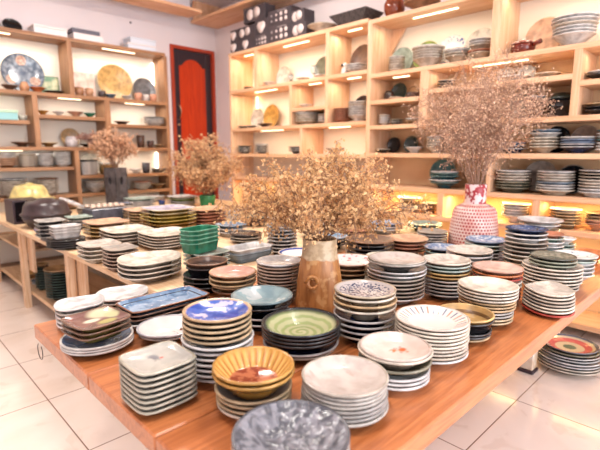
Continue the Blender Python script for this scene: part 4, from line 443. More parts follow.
# ------------------------------------------------------------------ mesh helpers
class MB:
    def __init__(s): s.v = []; s.f = []; s.m = []; s.sm = []
    def add(s, vs, fs, mi=0, smooth=False):
        b = len(s.v); s.v += [tuple(v) for v in vs]
        for f in fs: s.f.append(tuple(b + i for i in f)); s.m.append(mi); s.sm.append(smooth)
    def box(s, x0, y0, z0, x1, y1, z1, mi=0, bev=0.0):
        if bev <= 0:
            s.add([(x0,y0,z0),(x1,y0,z0),(x1,y1,z0),(x0,y1,z0),(x0,y0,z1),(x1,y0,z1),(x1,y1,z1),(x0,y1,z1)],
                  [(0,3,2,1),(4,5,6,7),(0,1,5,4),(1,2,6,5),(2,3,7,6),(3,0,4,7)], mi); return
        rings = []
        for z, i in ((z0, bev), (z0 + bev, 0), (z1 - bev, 0), (z1, bev)):
            a0, b0, a1, b1 = x0 + i, y0 + i, x1 - i, y1 - i
            c = bev if i == 0 else bev * .4
            rings.append([(a0 + c, b0, z), (a1 - c, b0, z), (a1, b0 + c, z), (a1, b1 - c, z), (a1 - c, b1, z), (a0 + c, b1, z), (a0, b1 - c, z), (a0, b0 + c, z)])
        vs = [p for r in rings for p in r]; fs = [tuple(range(7, -1, -1)), tuple(range(24, 32))]
        for k in range(3):
            for j in range(8):
                fs.append((k*8 + j, k*8 + (j+1) % 8, k*8 + 8 + (j+1) % 8, k*8 + 8 + j))
        s.add(vs, fs, mi)
    def tube(s, pts, r, n=8, mi=0, cap=True, smooth=True):
        rs = r if isinstance(r, (list, tuple)) else [r] * len(pts)
        pts = [Vector(p) for p in pts]; vs = []; fs = []
        up = Vector((0, 0, 1))
        for i, p in enumerate(pts):
            t = (pts[min(i+1, len(pts)-1)] - pts[max(i-1, 0)]).normalized()
            a = t.cross(up if abs(t.z) < .95 else Vector((1, 0, 0))).normalized(); b = t.cross(a)
            for j in range(n):
                an = 2*PI*j/n; vs.append(p + (a*math.cos(an) + b*math.sin(an)) * rs[i])
        for i in range(len(pts)-1):
            for j in range(n):
                fs.append((i*n+j, i*n+(j+1) % n, (i+1)*n+(j+1) % n, (i+1)*n+j))
        if cap: fs.append(tuple(range(n-1, -1, -1))); fs.append(tuple((len(pts)-1)*n + j for j in range(n)))
        s.add(vs, fs, mi, smooth)
    def lathe(s, prof, n=40, outline=None, mats=None, smooth=True, ox=0, oy=0):
        """prof: (r, z) from the underside centre round to the top centre; r=0 ends become single points."""
        vs = []; idx = []
        for r, z in prof:
            if r < 1e-6: idx.append([len(vs)]); vs.append((ox, oy, z)); continue
            row = []
            for j in range(n):
                a = 2*PI*j/n; k, dz = outline(a, r) if outline else (1.0, 0.0)
                kx, ky = k if isinstance(k, tuple) else (k, k)
                row.append(len(vs)); vs.append((ox + r*kx*math.cos(a), oy + r*ky*math.sin(a), z + dz + .0008))
            idx.append(row)
        b = len(s.v); s.v += vs
        for i in range(len(prof)-1):
            A, B = idx[i], idx[i+1]; mi = mats[i] if mats else 0
            for j in range(n):
                j2 = (j+1) % n
                if len(A) == 1 and len(B) == 1: continue
                if len(A) == 1: f = (A[0], B[j2], B[j])
                elif len(B) == 1: f = (A[j], A[j2], B[0])
                else: f = (A[j], A[j2], B[j2], B[j])
                s.f.append(tuple(b + q for q in f)); s.m.append(mi); s.sm.append(smooth)
    def mesh(s, name, mats):
        me = bpy.data.meshes.new(name); me.from_pydata(s.v, [], s.f)
        for m in mats: me.materials.append(m)
        me.polygons.foreach_set('material_index', s.m); me.polygons.foreach_set('use_smooth', s.sm)
        me.update(); me.validate()
        return me
    def build(s, name, mats, parent=None, loc=None, rot=None):
        o = bpy.data.objects.new(name, s.mesh(name, mats if isinstance(mats, list) else [mats])); COL.objects.link(o)
        if parent: o.parent = parent
        if loc: o.location = loc
        if rot: o.rotation_euler = rot
        return o
def thing(name, label, cat, loc=(0, 0, 0), rz=0, group=None):
    o = bpy.data.objects.new(name, None); COL.objects.link(o); o.location = loc; o.rotation_euler = (0, 0, rz)
    o.empty_display_size = .05
    return tag(o, label, cat, group)
def tag(o, label, cat, group=None):
    o['label'] = label; o['category'] = cat
    if group: o['group'] = group
    return o
def struct(o): o['kind'] = 'structure'; return o
def boxpart(name, mat, parent, dims, bev=0.0, mi=0):
    m = MB(); m.box(*dims, bev=bev); return m.build(name, mat, parent)

# ------------------------------------------------------------------ dishes
# kind: well radius / R, rise h = a*R + b, rim lip height, wall thickness
KIND = {
 'plate':  (.62, .16, .006, .0055, .0045),
 'flat':   (.78, .06, .006, .005, .0045),
 'coupe':  (.46, .30, .004, .006, .0045),
 'bowl':   (.48, .38, .008, .005, .0045),
 'deep':   (.42, .95, .0, .004, .0045),
 'fluted': (.60, .42, .004, .006, .005),
 'square': (.74, .07, .007, .0045, .004),
 'rect':   (.86, .07, .010, .005, .004),
 'oval':   (.70, .12, .004, .005, .0045),
 'free':   (.74, .10, .004, .006, .005),
 'box':    (.90, .10, .022, .004, .004),
 'hex':    (.93, .10, .026, .005, .004),
 'pan':    (.86, .16, .020, .005, .0045),
}
def profile(kind, R, f):
    w, a, b, lip, t = KIND[kind]
    ht = f + a*R + b
    lip = min(lip, (ht - f) * .45)
    und = [(0, f), (w*.80*R, f), (w*.82*R, 0), (w*.92*R, 0), (w*.97*R, f + .0008), (R*.955, ht - lip - .0015), (R, ht - lip), (R, ht - .0016)]
    top = [(0, f + t), (min(w*.96*R, R - .011), f + t), (min(w*1.03*R, R - .0085), f + t + .0015), (R - .0062, ht - .0022), (R - .003, ht)]
    return und, top
def superell(a, n):
    return (abs(math.cos(a))**n + abs(math.sin(a))**n) ** (-1.0/n)
def o_square(a, q): return superell(a, 5.5), .0035*q*q*(superell(a, 5.5) - 1)*2
def o_rect(a, q):
    k = superell(a, 12); return (k, k*.52), 0
def o_box(a, q):
    k = superell(a, 9); return (k, k*.62), 0
def o_oval(a, q): return (1.0, .72), 0
def o_free(a, q):
    k = 1 + .05*math.sin(2*a + .6) + .035*math.sin(3*a + 1.9) + .015*math.sin(5*a)
    return k, .0028*q*q*math.sin(3*a + .8)
def o_hex(a, q):
    c, s = abs(math.cos(a)), abs(math.sin(a))
    k = min(1/max(c, 1e-6), .62/max(s, 1e-6), 1.22/max(c + s*.75, 1e-6)); return k, 0
def o_fluted(a, q): return 1 + .008*math.sin(26*a)*q, 0
def o_coupe(a, q): return 1 + .005*math.sin(2*a + 1), .0004*q*math.sin(2*a)
OUTLINE = {'square': o_square, 'rect': o_rect, 'box': o_box, 'oval': o_oval, 'free': o_free, 'hex': o_hex, 'fluted': o_fluted, 'coupe': o_coupe}

DISH = {}
def dish_mesh(name, kind, style, R, foot):
    key = (kind, style, round(R, 3), round(foot, 4))
    if key in DISH: return DISH[key]
    R = round(R, 3)
    und, top = profile(kind, R, foot)
    prof = und + top[::-1]
    nu = len(und)
    rimk = 3
    mats = []
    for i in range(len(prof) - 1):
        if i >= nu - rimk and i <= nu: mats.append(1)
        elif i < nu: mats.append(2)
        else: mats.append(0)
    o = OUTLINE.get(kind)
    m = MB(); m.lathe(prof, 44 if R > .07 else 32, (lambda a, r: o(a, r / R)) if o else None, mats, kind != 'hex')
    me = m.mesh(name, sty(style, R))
    DISH[key] = me
    return me
ORD = ['top', 'second', 'third', 'fourth', 'fifth', 'sixth', 'seventh', 'eighth', 'ninth', 'tenth', 'eleventh', 'twelfth', 'thirteenth']
for st in STACKS:
    x, y, z = st['p']; items = st['items']; n = len(items)
    rz0 = math.radians(st.get('rz', 0))
    lx, ly = st.get('lean', (0, 0))
    for i in range(n - 1, -1, -1):       # bottom first; items listed from the top
        kind, style, R, foot, dz = items[i]
        nm, catg = NAMES[kind]
        if nm == 'plate': nm = 'saucer' if R < .066 else ('dinner_plate' if R > .098 else 'plate')
        me = dish_mesh(nm, kind, style, R, foot)
        o = bpy.data.objects.new(nm, me); COL.objects.link(o)
        k = n - 1 - i
        rnd = kind in ROUND and style not in FIXED
        j = .0006 if n > 1 and kind in ROUND else 0
        o.location = (x + lx*k + random.uniform(-j, j), y + ly*k + random.uniform(-j, j), z + dz + .0008)
        o.rotation_euler = (0, 0, random.uniform(0, 6.28) if rnd else rz0 + (random.uniform(-.025, .025) if n > 1 and kind in ROUND else 0))
        if n == 1: lab = st['d']
        else:
            where = 'topmost' if i == 0 else ('bottom' if i == n-1 else ORD[i] + ' from top')
            lab = '%s %s, %s %s %s' % (WORD[style], nm.replace('_', ' '), where, 'of' if i in (0, n-1) else 'in', st['d'])
        tag(o, lab, catg, st['g'] if n > 1 else st.get('g1'))

for nm, kind, style, R, loc, tilt, rz, lab in STANDING:   # plates propped on edge against the wall
    me = dish_mesh(nm, kind, style, R, .004)
    o = bpy.data.objects.new(nm, me); COL.objects.link(o)
    o.location = (loc[0], loc[1], loc[2] + .0008)
    o.rotation_euler = (math.radians(90 - tilt), 0, rz)
    tag(o, lab, 'plate')
# ------------------------------------------------------------------ the room
XW, YW, XN, YN = 3.665, 5.35, -1.6, -3.2       # wall planes: right, far left, near left, behind the camera
ZC, ZR = 2.65, 3.05                           # lower ceiling round the edge, raised middle
wallm = plain('wall_paint', (234, 225, 226), .8, (228, 218, 220), 1.2)
ceilm = plain('ceiling_paint', (232, 224, 226), .85)
unlitback = plain('tan_back_board', (224, 190, 148), .7, (212, 176, 134), 3)  # tan instead of whitewash: missing light of the lower rows put into colour
shelfback = plain('whitewashed_back', (232, 222, 206), .75)
def floor_mat():
    m, nt, bs = newmat('glazed_floor_tiles')
    sp = N(nt, 'ShaderNodeSeparateXYZ'); L(nt, coords(nt), sp.inputs[0])
    def line(v, o, s):
        t = math_(nt, 'FRACT', math_(nt, 'ADD', math_(nt, 'DIVIDE', math_(nt, 'SUBTRACT', v, o), s), 50.0))
        d = math_(nt, 'MULTIPLY', math_(nt, 'MINIMUM', t, math_(nt, 'SUBTRACT', 1.0, t)), s)
        return math_(nt, 'SUBTRACT', 1.0, ramp(nt, d, .0012, .0035))
    g = math_(nt, 'MAXIMUM', line(sp.outputs[0], .564, .5453), line(sp.outputs[1], .725, .5376))
    v = noise(nt, 2.6, 6, None, 2.4)
    base = mix(nt, ramp(nt, noise(nt, 1.1, 5, None, 1.0), .36, .66), lin((230, 216, 206)), lin((216, 198, 184)))
    base = mix(nt, math_(nt, 'MULTIPLY', ramp(nt, v, .55, .62), .18), base, lin((178, 146, 120)))
    L(nt, mix(nt, g, base, lin((112, 80, 62))), bs.inputs['Base Color'])
    bs.inputs['Roughness'].default_value = .16
    bs.inputs['Coat Weight'].default_value = .3; bs.inputs['Coat Roughness'].default_value = .08
    bump(nt, bs, math_(nt, 'SUBTRACT', 1.0, g), .4, .002)
    return m
def slab(name, dims, mat):
    m = MB(); m.box(*dims); return struct(m.build(name, mat))
slab('floor', (XN - .1, YN - .1, -.1, XW + .1, YW + .1, 0), floor_mat())
slab('wall_right', (XW, YN - .1, 0, XW + .1, YW + .1, 3.05), wallm)
slab('wall_near', (XN - .1, YN - .1, 0, XN, YW, 3.05), wallm)
# far left wall with the opening of the door
DX0, DX1, DZ = 2.985, 3.63, 2.52
m = MB()
m.box(XN - .1, YW, 0, DX0, YW + .1, 3.15); m.box(DX1, YW, 0, XW + .1, YW + .1, 3.15); m.box(DX0, YW, DZ, DX1, YW + .1, 3.15)
struct(m.build('wall_left', wallm))
# shopfront wall behind the camera with a wide glazed opening that lets the daylight in
m = MB()
m.box(XN, YN - .1, 0, -.9, YN, 3.15); m.box(3.1, YN - .1, 0, XW, YN, 3.15); m.box(-.9, YN - .1, 2.55, 3.1, YN, 3.15); m.box(-.9, YN - .1, 0, 3.1, YN, .25)
struct(m.build('wall_front', wallm))
m = MB()
for a, b in ((-.9, -.84), (1.07, 1.13), (3.04, 3.1)): m.box(a, YN - .07, .25, b, YN - .02, 2.55)
m.box(-.84, YN - .07, .25, 1.07, YN - .02, .31); m.box(1.13, YN - .07, .25, 3.04, YN - .02, .31); m.box(-.84, YN - .07, 2.49, 1.07, YN - .02, 2.55); m.box(1.13, YN - .07, 2.49, 3.04, YN - .02, 2.55)
struct(m.build('window_1', plain('window_frame_wood', (150, 110, 80), .5)))
# flat ceiling with pine planks hung below it along the two walls
slab('ceiling', (XN - .1, YN - .1, 3.05, XW + .1, YW + .1, 3.15), ceilm)
pine_x = wood('pine_grain_x', (234, 188, 150), (212, 154, 112), 0, 2.2, .55)
pine_y = wood('pine_grain_y', (234, 188, 150), (212, 154, 112), 1, 2.2, .55)
pine_z = wood('pine_grain_z', (234, 188, 150), (206, 146, 104), 2, 2.2, .55)
slab('trim_1', (XN + .01, 4.80, 2.80, 3.12, 5.09, 2.83), pine_x)
slab('trim_2', (3.26, YN + .01, 2.80, 3.66, 5.27, 2.83), pine_y)
slab('trim_3', (3.26, 5.19, 2.831, 3.66, 5.23, 3.049), pine_z)
slab('trim_4', (XN + .01, 5.06, 2.831, 3.12, 5.09, 3.049), ceilm)

# door
red = wood('red_stained_wood', (206, 64, 18), (184, 48, 12), 2, 2.0, .35)
redt = plain('red_door_trim', (176, 62, 34), .45)
dark = plain('dark_stained_stile', (52, 36, 42), .4)
m = MB()
F = .055
m.box(DX0, YW - .03, 0, DX0 + F*.7, YW + .09, DZ); m.box(DX1 - F*.7, YW - .03, 0, DX1, YW + .09, DZ); m.box(DX0 + F*.7, YW - .03, DZ - F*.7, DX1 - F*.7, YW + .09, DZ)
struct(m.build('trim_5', redt))
door = bpy.data.objects.new('door_1', None); COL.objects.link(door); struct(door); door.location = (0, 0, 0)
x0, x1, z1 = DX0 + .042, DX1 - .042, DZ - .042
boxpart('door_stile', dark, door, (x0, YW + .005, .01, x0 + .085, YW + .045, z1), .004)
boxpart('door_stile', dark, door, (x1 - .085, YW + .005, .01, x1, YW + .045, z1), .004)
m = MB()                                       # top rail with an arched lower edge, plus lower rails
nn = 20; xa, xb = x0 + .085, x1 - .085
def archz(t):                                  # shoulders low, crown high
    s = min(1, max(0, (t - .12) / .76)); return z1 - .19 + .09 * math.sin(PI * s) ** .6
vs = []; fs = []
for i in range(nn + 1):
    t = i / nn; X = xa + (xb - xa) * t; z = archz(t)
    vs += [(X, YW + .008, z), (X, YW + .008, z1), (X, YW + .042, z), (X, YW + .042, z1)]
for i in range(nn):
    a = i * 4; b = a + 4
    fs += [(a, b, b + 1, a + 1), (a + 2, a + 3, b + 3, b + 2), (a, a + 2, b + 2, b), (a + 1, b + 1, b + 3, a + 3)]
m.add(vs, fs); m.build('door_rail', dark, door)
boxpart('door_rail', dark, door, (xa, YW + .008, .95, xb, YW + .042, 1.08), .004)
boxpart('door_rail', dark, door, (xa, YW + .008, .01, xb, YW + .042, .2), .004)
boxpart('door_panel', red, door, (xa, YW + .02, 1.08, xb, YW + .035, z1 - .05))
boxpart('door_panel', red, door, (xa, YW + .02, .2, xb, YW + .035, .95))
brass = plain('aged_brass', (196, 160, 130), .3, metal=.8)
m = MB(); m.tube([(x0 + .05, YW + .004, 1.62), (x0 + .06, YW - .035, 1.66), (x0 + .065, YW - .04, 1.72), (x0 + .055, YW - .03, 1.78), (x0 + .05, YW + .004, 1.80)], .009)
m.build('door_handle', brass, door)
m = MB(); m.lathe([(0, 0), (.016, 0), (.016, .008), (0, .01)], 16)
o = m.build('door_lock', brass, door, (x0 + .05, YW + .004, 1.55), (PI/2, 0, 0))
m = MB(); m.box(3.395, 3.395, 0, 3.4, 3.4, 0)
# small wall fittings
def disc(name, mat, loc, r, d, rot, label=None, cat=None):
    q = MB(); q.lathe([(0, 0), (r, 0), (r, d*.7), (r*.8, d), (0, d)], 16); o = q.build(name, mat, None, loc, rot)
    return tag(o, label, cat)

# ------------------------------------------------------------------ tables
top_m = wood('orange_table_wood', (190, 118, 70), (156, 88, 46), 0, 2.4, .32, 16, .25)
TX0, TX1, TY0, TY1, TZ = .372, 3.06, .427, 1.63, .64
t = thing('display_table', 'long orange-brown wooden plank table in front carrying stacks of round plates', 'table', (1.7, 1.03, 0))
def local(dims, o): return tuple(v - (o.location[i % 3]) for i, v in enumerate(dims))
for a, b in ((TY0, .790), (.794, 1.148), (1.152, TY1)):
    boxpart('tabletop_board', top_m, t, local((TX0, a, TZ - .048, TX1, b, TZ), t), .004)
legm = plain('cream_painted_leg', (214, 198, 180), .5, (180, 150, 120), 9)
for lx, ly in ((.95, 1.15), (.95, 1.5), (1.7, 1.15), (2.56, .80), (2.56, 1.45), (2.95, .80)):
    if True:
        m = MB(); m.box(lx - .035, ly - .035, .02, lx + .035, ly + .035, TZ - .0485, bev=.004)
        m.v = [(v[0] - 1.7, v[1] - 1.03, v[2]) for v in m.v]; lg = m.build('leg', legm, t)
        m = MB(); m.box(lx - .042 - 1.7, ly - .042 - 1.03, 0, lx + .042 - 1.7, ly + .042 - 1.03, .02, bev=.004); m.build('foot', dark, lg)
m = MB(); ring = [(TX0 + .006 - 1.7 - .0105, 1.56 - 1.03 + .0 + .026*math.sin(a), TZ - .058 + .026*math.cos(a) - .012) for a in [i*PI/10 for i in range(2, 19)]]
m.tube(ring, .0015, 6); m.build('wire_hook', plain('thin_wire', (70, 52, 44), .4), t)

pale = wood('pale_bench_wood', (226, 196, 160), (200, 160, 118), 1, 2.4, .5)
palez = wood('pale_leg_wood', (220, 190, 158), (196, 150, 110), 2, 2.4, .55)
orz = wood('orange_leg_wood', (196, 116, 58), (166, 90, 42), 2, 2.4, .5)
BX0, BX1, BY0, BY1, BZ = .83, 3.10, 1.66, 5.0, .64
t = thing('long_table', 'long pale wooden table reaching back along the shop under square plates and pots', 'table', (2.0, 3.3, 0))
for a, b in ((BX0, 1.65), (1.655, 2.37), (2.375, BX1)):
    boxpart('tabletop_board', pale, t, local((a, BY0, BZ - .03, b, BY1, BZ), t), .003)
for ly in (1.80, 2.86, 3.93, 4.93):
    for lx in (.875, 2.2, 3.05):
        boxpart('leg', palez, t, local((lx - .022, ly - .03, 0, lx + .022, ly + .03, BZ - .031), t), .003)
    boxpart('brace', orz, t, local((.98, ly - .028, BZ - .12, 3.02, ly + .028, BZ - .032), t), .003) if ly > 99 else None
for ly in (2.86, 3.93):
    boxpart('leg_block', palez, t, local((.90, ly - .03 - .13, .30, .92, ly - .031, BZ - .031), t), .002)
boxpart('lower_deck', pale, t, local((.90, 2.4, .10, 1.45, 4.92, .13), t), .003)
boxpart('middle_deck', pale, t, local((.90, 3.97, .42, 1.45, 4.89, .44), t), .003)

# ------------------------------------------------------------------ shelves
pr_y = wood('shelf_pine_along_wall', (222, 180, 144), (202, 154, 116), 1, 2.0, .5)
pr_z = wood('shelf_pine_upright', (222, 182, 148), (202, 156, 118), 2, 2.0, .5)
wl_x = wood('shelf_oak_along_wall', (166, 122, 86), (134, 92, 60), 0, 2.0, .5)
wl_z = wood('shelf_oak_upright', (168, 124, 88), (136, 94, 62), 2, 2.0, .5)
TH = .034
strip_m = plain('warm_led_diffuser', (255, 232, 196), .5, emit=3.5)
spot_m = plain('spot_lens', (255, 236, 206), .5, emit=22)
def lamp_area(name, loc, sx, sy, power, color, rot=(0, 0, 0), spread=None):
    d = bpy.data.lights.new(name, 'AREA'); d.shape = 'RECTANGLE'; d.size = sx; d.size_y = sy; d.energy = power; d.color = color
    if spread: d.spread = spread
    o = bpy.data.objects.new(name, d); COL.objects.link(o); o.location = loc; o.rotation_euler = rot
    return o
WARM = (1.0, .84, .62); WARM2 = (1.0, .93, .82)
FXR, BXR = 3.25, 3.575
def rightunit(label, boards, uprights, strips, y0, y1):
    """boards: (ya, yb, top z); uprights: (y centre, width, z0, z1)"""
    u = thing('shelf_unit', label, 'shelf', (3.41, (y0 + y1)/2, 0))
    cy = (y0 + y1)/2
    for ya, yb, z in boards: boxpart('shelf_board', pr_y, u, (FXR - 3.41, ya - cy, z - TH, BXR - 3.41, yb - cy, z), .002)
    for y, w, za, zb in uprights: boxpart('upright', pr_z, u, (FXR + .001 - 3.41, y - w/2 - cy, za, BXR - 3.41, y + w/2 - cy, zb), .002)
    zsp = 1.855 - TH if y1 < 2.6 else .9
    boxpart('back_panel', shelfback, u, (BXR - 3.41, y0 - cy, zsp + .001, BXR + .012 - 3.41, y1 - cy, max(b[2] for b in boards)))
    boxpart('back_panel', unlitback, u, (BXR - 3.41, y0 - cy, .06, BXR + .012 - 3.41, y1 - cy, zsp))
    for ya, yb, z, p in strips:
        boxpart('light_strip', strip_m, u, (3.345 - 3.41, ya + (yb - ya)*.3 - cy, z - TH - .007, 3.361 - 3.41, yb - (yb - ya)*.3 - cy, z - TH - .001))
        lamp_area('strip_light', (3.353, (ya + yb)/2, z - TH - .02), .02, yb - ya, p*(.75 if z > 1 else 2.4), WARM if z > 1 else (1.0, .68, .26))
    return u
za = TH
rightunit('pale pine shelves on the right wall from the corner to the middle upright',
    [(2.49, 4.49, 2.315), (2.49, 4.45, 1.90), (2.49, 4.45, 1.47), (2.94, 3.43, 1.635), (2.49, 4.45, 1.18), (2.49, 4.45, .915), (2.49, 4.45, .50), (2.49, 4.45, .10)],
    [(4.47, .035, .06, 2.315 - TH), (4.0, .05, 1.90, 2.315 - TH), (2.95, .045, 1.90, 2.315 - TH), (3.45, .035, 1.47, 1.90 - TH), (2.96, .035, 1.47, 1.90 - TH), (3.3, .035, 1.18, 1.47 - TH), (3.5, .035, .50, .915 - TH)],
    [(4.05, 4.42, 2.315, 1.6), (3.02, 3.92, 2.315, 4), (2.52, 2.9, 2.315, 2), (3.5, 4.4, 1.90, 4), (2.52, 2.9, 1.90, 2.0), (3.0, 3.4, 1.90, 1.2), (3.4, 4.3, 1.47, 2.5), (2.55, 3.2, 1.47, 2), (2.6, 4.3, .915, 4)], 2.49, 4.487)
rightunit('pine shelves on the right wall from the middle upright past the photo edge',
    [(.30, 2.45, 2.295), (.30, 2.45, 1.855), (.30, 2.45, 1.425), (1.98, 2.45, 1.635), (.9, 1.89, 1.68), (.30, .86, 1.635), (.30, 2.45, 1.19), (.30, 2.45, .915), (.30, 2.45, .70), (.30, 2.45, .10)],
    [(2.467, .043, .06, 2.295), (1.40, .06, 1.855, 2.295 - TH), (1.935, .07, 1.425, 1.855 - TH), (.88, .045, 1.425, 1.855 - TH), (1.385, .03, .915, 1.19 - TH), (1.75, .05, .70, .915 - TH), (1.05, .045, .70, .915 - TH), (.29, .035, .06, 2.295)],
    [(1.45, 2.4, 2.295, 3.0), (.35, 1.35, 2.295, 3.0), (.92, 1.88, 1.855, 2.0), (.33, .84, 1.855, 1.0), (2.02, 2.4, 1.855, .4), (1.8, 2.4, .915, 2.6), (1.1, 1.7, .915, 2.6), (.32, 1.0, .915, 2.8), (.35, 2.4, .70, 2.2)], .272, 2.4885)
FYL, BYL = 5.05, 5.325
def leftunit(label, boards, uprights, strips, x0, x1):
    cx = (x0 + x1)/2
    u = thing('shelf_unit', label, 'shelf', (cx, 5.19, 0))
    for xa, xb, z in boards: boxpart('shelf_board', wl_x, u, (xa - cx, FYL - 5.19, z - TH, xb - cx, BYL - 5.19, z), .002)
    for x, w, z0_, z1_ in uprights: boxpart('upright', wl_z, u, (x - w/2 - cx, FYL + .001 - 5.19, z0_, x + w/2 - cx, BYL - 5.19, z1_), .002)
    boxpart('back_panel', shelfback, u, (x0 - cx, BYL - 5.19, .06, x1 - cx, BYL + .012 - 5.19, max(b[2] for b in boards)))
    for xa, xb, z, p in strips:
        boxpart('light_strip', strip_m, u, (xa - cx + (xb - xa)*.3, -.06, z - TH - .007, xb - cx - (xb - xa)*.3, -.044, z - TH - .001))
        lamp_area('strip_light', ((xa + xb)/2, 5.138, z - TH - .02), xb - xa, .02, p*.65, WARM2)
    return u
leftunit('brown wooden shelves on the far left wall beside the red door',
    [(.2, 2.76, 2.335), (.2, 2.76, 1.78), (.2, 1.29, 1.50), (1.37, 2.02, 1.565), (2.08, 2.74, 1.505), (.2, 2.74, 1.25), (.2, 1.66, 1.05), (1.72, 2.74, .955), (.2, 2.74, .765), (.2, 2.74, .40), (.2, 2.74, .08)],
    [(1.705, .045, 1.78, 2.335 - TH), (2.76, .04, .06, 2.335 - TH), (.18, .04, .06, 2.335), (1.35, .05, 1.25, 1.78 - TH), (2.05, .06, 1.25, 1.78 - TH), (1.70, .045, .765, 1.25 - TH), (1.70, .045, .08, .765 - TH)],
    [(.3, 1.6, 2.335, 6), (1.8, 2.7, 2.335, 4.5), (1.42, 1.98, 1.78, 1.5), (2.12, 2.68, 1.78, 2.2), (.3, 1.25, 1.78, 2.2), (.3, 1.62, 1.25, 3), (1.78, 2.68, 1.25, 2.6), (.3, 1.62, .765, 1.0), (1.78, 2.6, .765, 1.0)], .16, 2.78)
# upright light tubes in the corner bays
for p, lab in (((2.72, 5.30, 1.79), 'white vertical light tube in the bay beside the tan dish'), ((2.72, 5.30, .975), 'white vertical light tube on the shelf beside the door')):
    hgt = .46 if p[2] > 1 else .22
    o = MB(); o.tube([(0, 0, 0), (0, 0, hgt)], .014, 12); q = o.build('light_tube', plain('tube_diffuser', (255, 244, 226), .4, emit=4), None, p); tag(q, lab, 'light')
for p, lab in (((3.54, 4.33, 1.905), 'warm vertical light tube at the left end of the upper right-hand row'), ((3.54, 4.33, 1.475), 'warm vertical light tube at the left end of the middle right-hand row')):
    o = MB(); o.tube([(0, 0, 0), (0, 0, .37)], .014, 12); q = o.build('light_tube', plain('tube_diffuser_warm', (255, 222, 160), .4, emit=5), None, p); tag(q, lab, 'light')
# ------------------------------------------------------------------ vases, flowers, pots and the rest
def ribring(ang, r): return 1.0, 0
def vase_mat():
    m, nt, bs = newmat('tan_vase_clay')
    sp = N(nt, 'ShaderNodeSeparateXYZ'); L(nt, coords(nt), sp.inputs[0])
    st = N(nt, 'ShaderNodeMapping'); L(nt, coords(nt), st.inputs[0]); st.inputs['Scale'].default_value = (60, 60, 6)
    col = mix(nt, ramp(nt, noise(nt, 1.0, 4, st.outputs[0]), .35, .7), lin((180, 122, 66)), lin((146, 92, 46)))
    col = mix(nt, math_(nt, 'MULTIPLY', ramp(nt, noise(nt, 30, 3), .52, .66), .5), col, lin((216, 172, 116)))
    edge = math_(nt, 'ADD', sp.outputs[2], math_(nt, 'MULTIPLY', noise(nt, 26, 2), .03))
    col = mix(nt, ramp(nt, edge, .199, .203), col, mix(nt, ramp(nt, noise(nt, 40, 4), .4, .6), lin((196, 172, 138)), lin((172, 146, 112))))
    L(nt, col, bs.inputs['Base Color']); bs.inputs['Roughness'].default_value = .42
    bump(nt, bs, noise(nt, 1.0, 4, st.outputs[0]), .4, .003)
    return m
vm = vase_mat()
VX, VY, VZ = 1.165, 1.085, .6407
t = thing('flower_vase', 'tall tan stoneware vase with a pale glazed neck holding dried flowers', 'vase', (VX, VY, VZ))
m = MB()
m.lathe([(0, 0), (.085, 0), (.089, .006), (.0875, .03), (.081, .10), (.071, .165), (.0635, .20), (.0605, .235), (.0615, .252), (.0595, .256), (.055, .252), (.055, .20), (.07, .10), (.07, .02), (0, .015)], 56,
        lambda a, r: (1 + .012*math.sin(3*a) + .008*math.sin(7*a), 0)); m.build('body', vm, t)
m = MB()                                        # coiled clay lug facing the shopper
dirv = Vector((-VX, -VY, 0)).normalized(); side = Vector((dirv.y, -dirv.x, 0)); base = dirv*.078 + side*.026 + Vector((0, 0, .115))
pts = [base + dirv*(.006 + .004*math.sin(a*1.5)) + side*(.021 - .0012*a)*math.cos(a) + Vector((0, 0, (.026 - .0015*a)*math.sin(a))) for a in [i*.35 for i in range(0, 25)]]
m.tube(pts, .0065, 8); m.build('coiled_lug', vm, t)

def red_vase_mat(neck):
    m, nt, bs = newmat('red_dotted_glaze' if not neck else 'red_splashed_glaze')
    if neck:
        col = mix(nt, ramp(nt, noise(nt, 28, 2), .47, .54), lin((216, 192, 190)), lin((150, 34, 44)))
    else:
        sp = N(nt, 'ShaderNodeSeparateXYZ'); L(nt, coords(nt), sp.inputs[0])
        a = math_(nt, 'MULTIPLY', math_(nt, 'ARCTAN2', sp.outputs[1], sp.outputs[0]), 46 / (2*PI))
        zz = math_(nt, 'MULTIPLY', sp.outputs[2], 54.0)
        row = math_(nt, 'MULTIPLY', math_(nt, 'MODULO', math_(nt, 'FLOOR', zz), 2.0), .5)
        fx = math_(nt, 'SUBTRACT', math_(nt, 'FRACT', math_(nt, 'ADD', math_(nt, 'ADD', a, 100.0), row)), .5)
        fz = math_(nt, 'SUBTRACT', math_(nt, 'FRACT', zz), .5)
        d = math_(nt, 'SQRT', math_(nt, 'ADD', math_(nt, 'MULTIPLY', fx, fx), math_(nt, 'MULTIPLY', fz, fz)))
        f = math_(nt, 'SUBTRACT', 1.0, ramp(nt, d, .26, .38))
        bodyc = mix(nt, ramp(nt, noise(nt, 9, 3), .4, .62), lin((214, 196, 188)), lin((208, 160, 150)))
        col = mix(nt, f, bodyc, lin((150, 40, 44)))
        bump(nt, bs, math_(nt, 'SUBTRACT', 1.0, f), .5, .004)
    L(nt, col, bs.inputs['Base Color']); bs.inputs['Roughness'].default_value = .35
    return m
RX, RY = 2.60, 1.175
t = thing('red_dotted_vase', 'big white bottle vase dotted in red with a red splashed neck', 'vase', (RX, RY, .6407))
m = MB(); m.lathe([(0, 0), (.136, 0), (.142, .008), (.139, .08), (.131, .16), (.122, .215), (.112, .236), (.085, .252), (.062, .262), (0, .262)], 64); m.build('body', red_vase_mat(False), t)
m = MB(); m.lathe([(.060, .262), (.060, .33), (.062, .372), (.058, .374), (.054, .368), (.054, .275), (0, .27)], 40); m.build('neck', red_vase_mat(True), t)

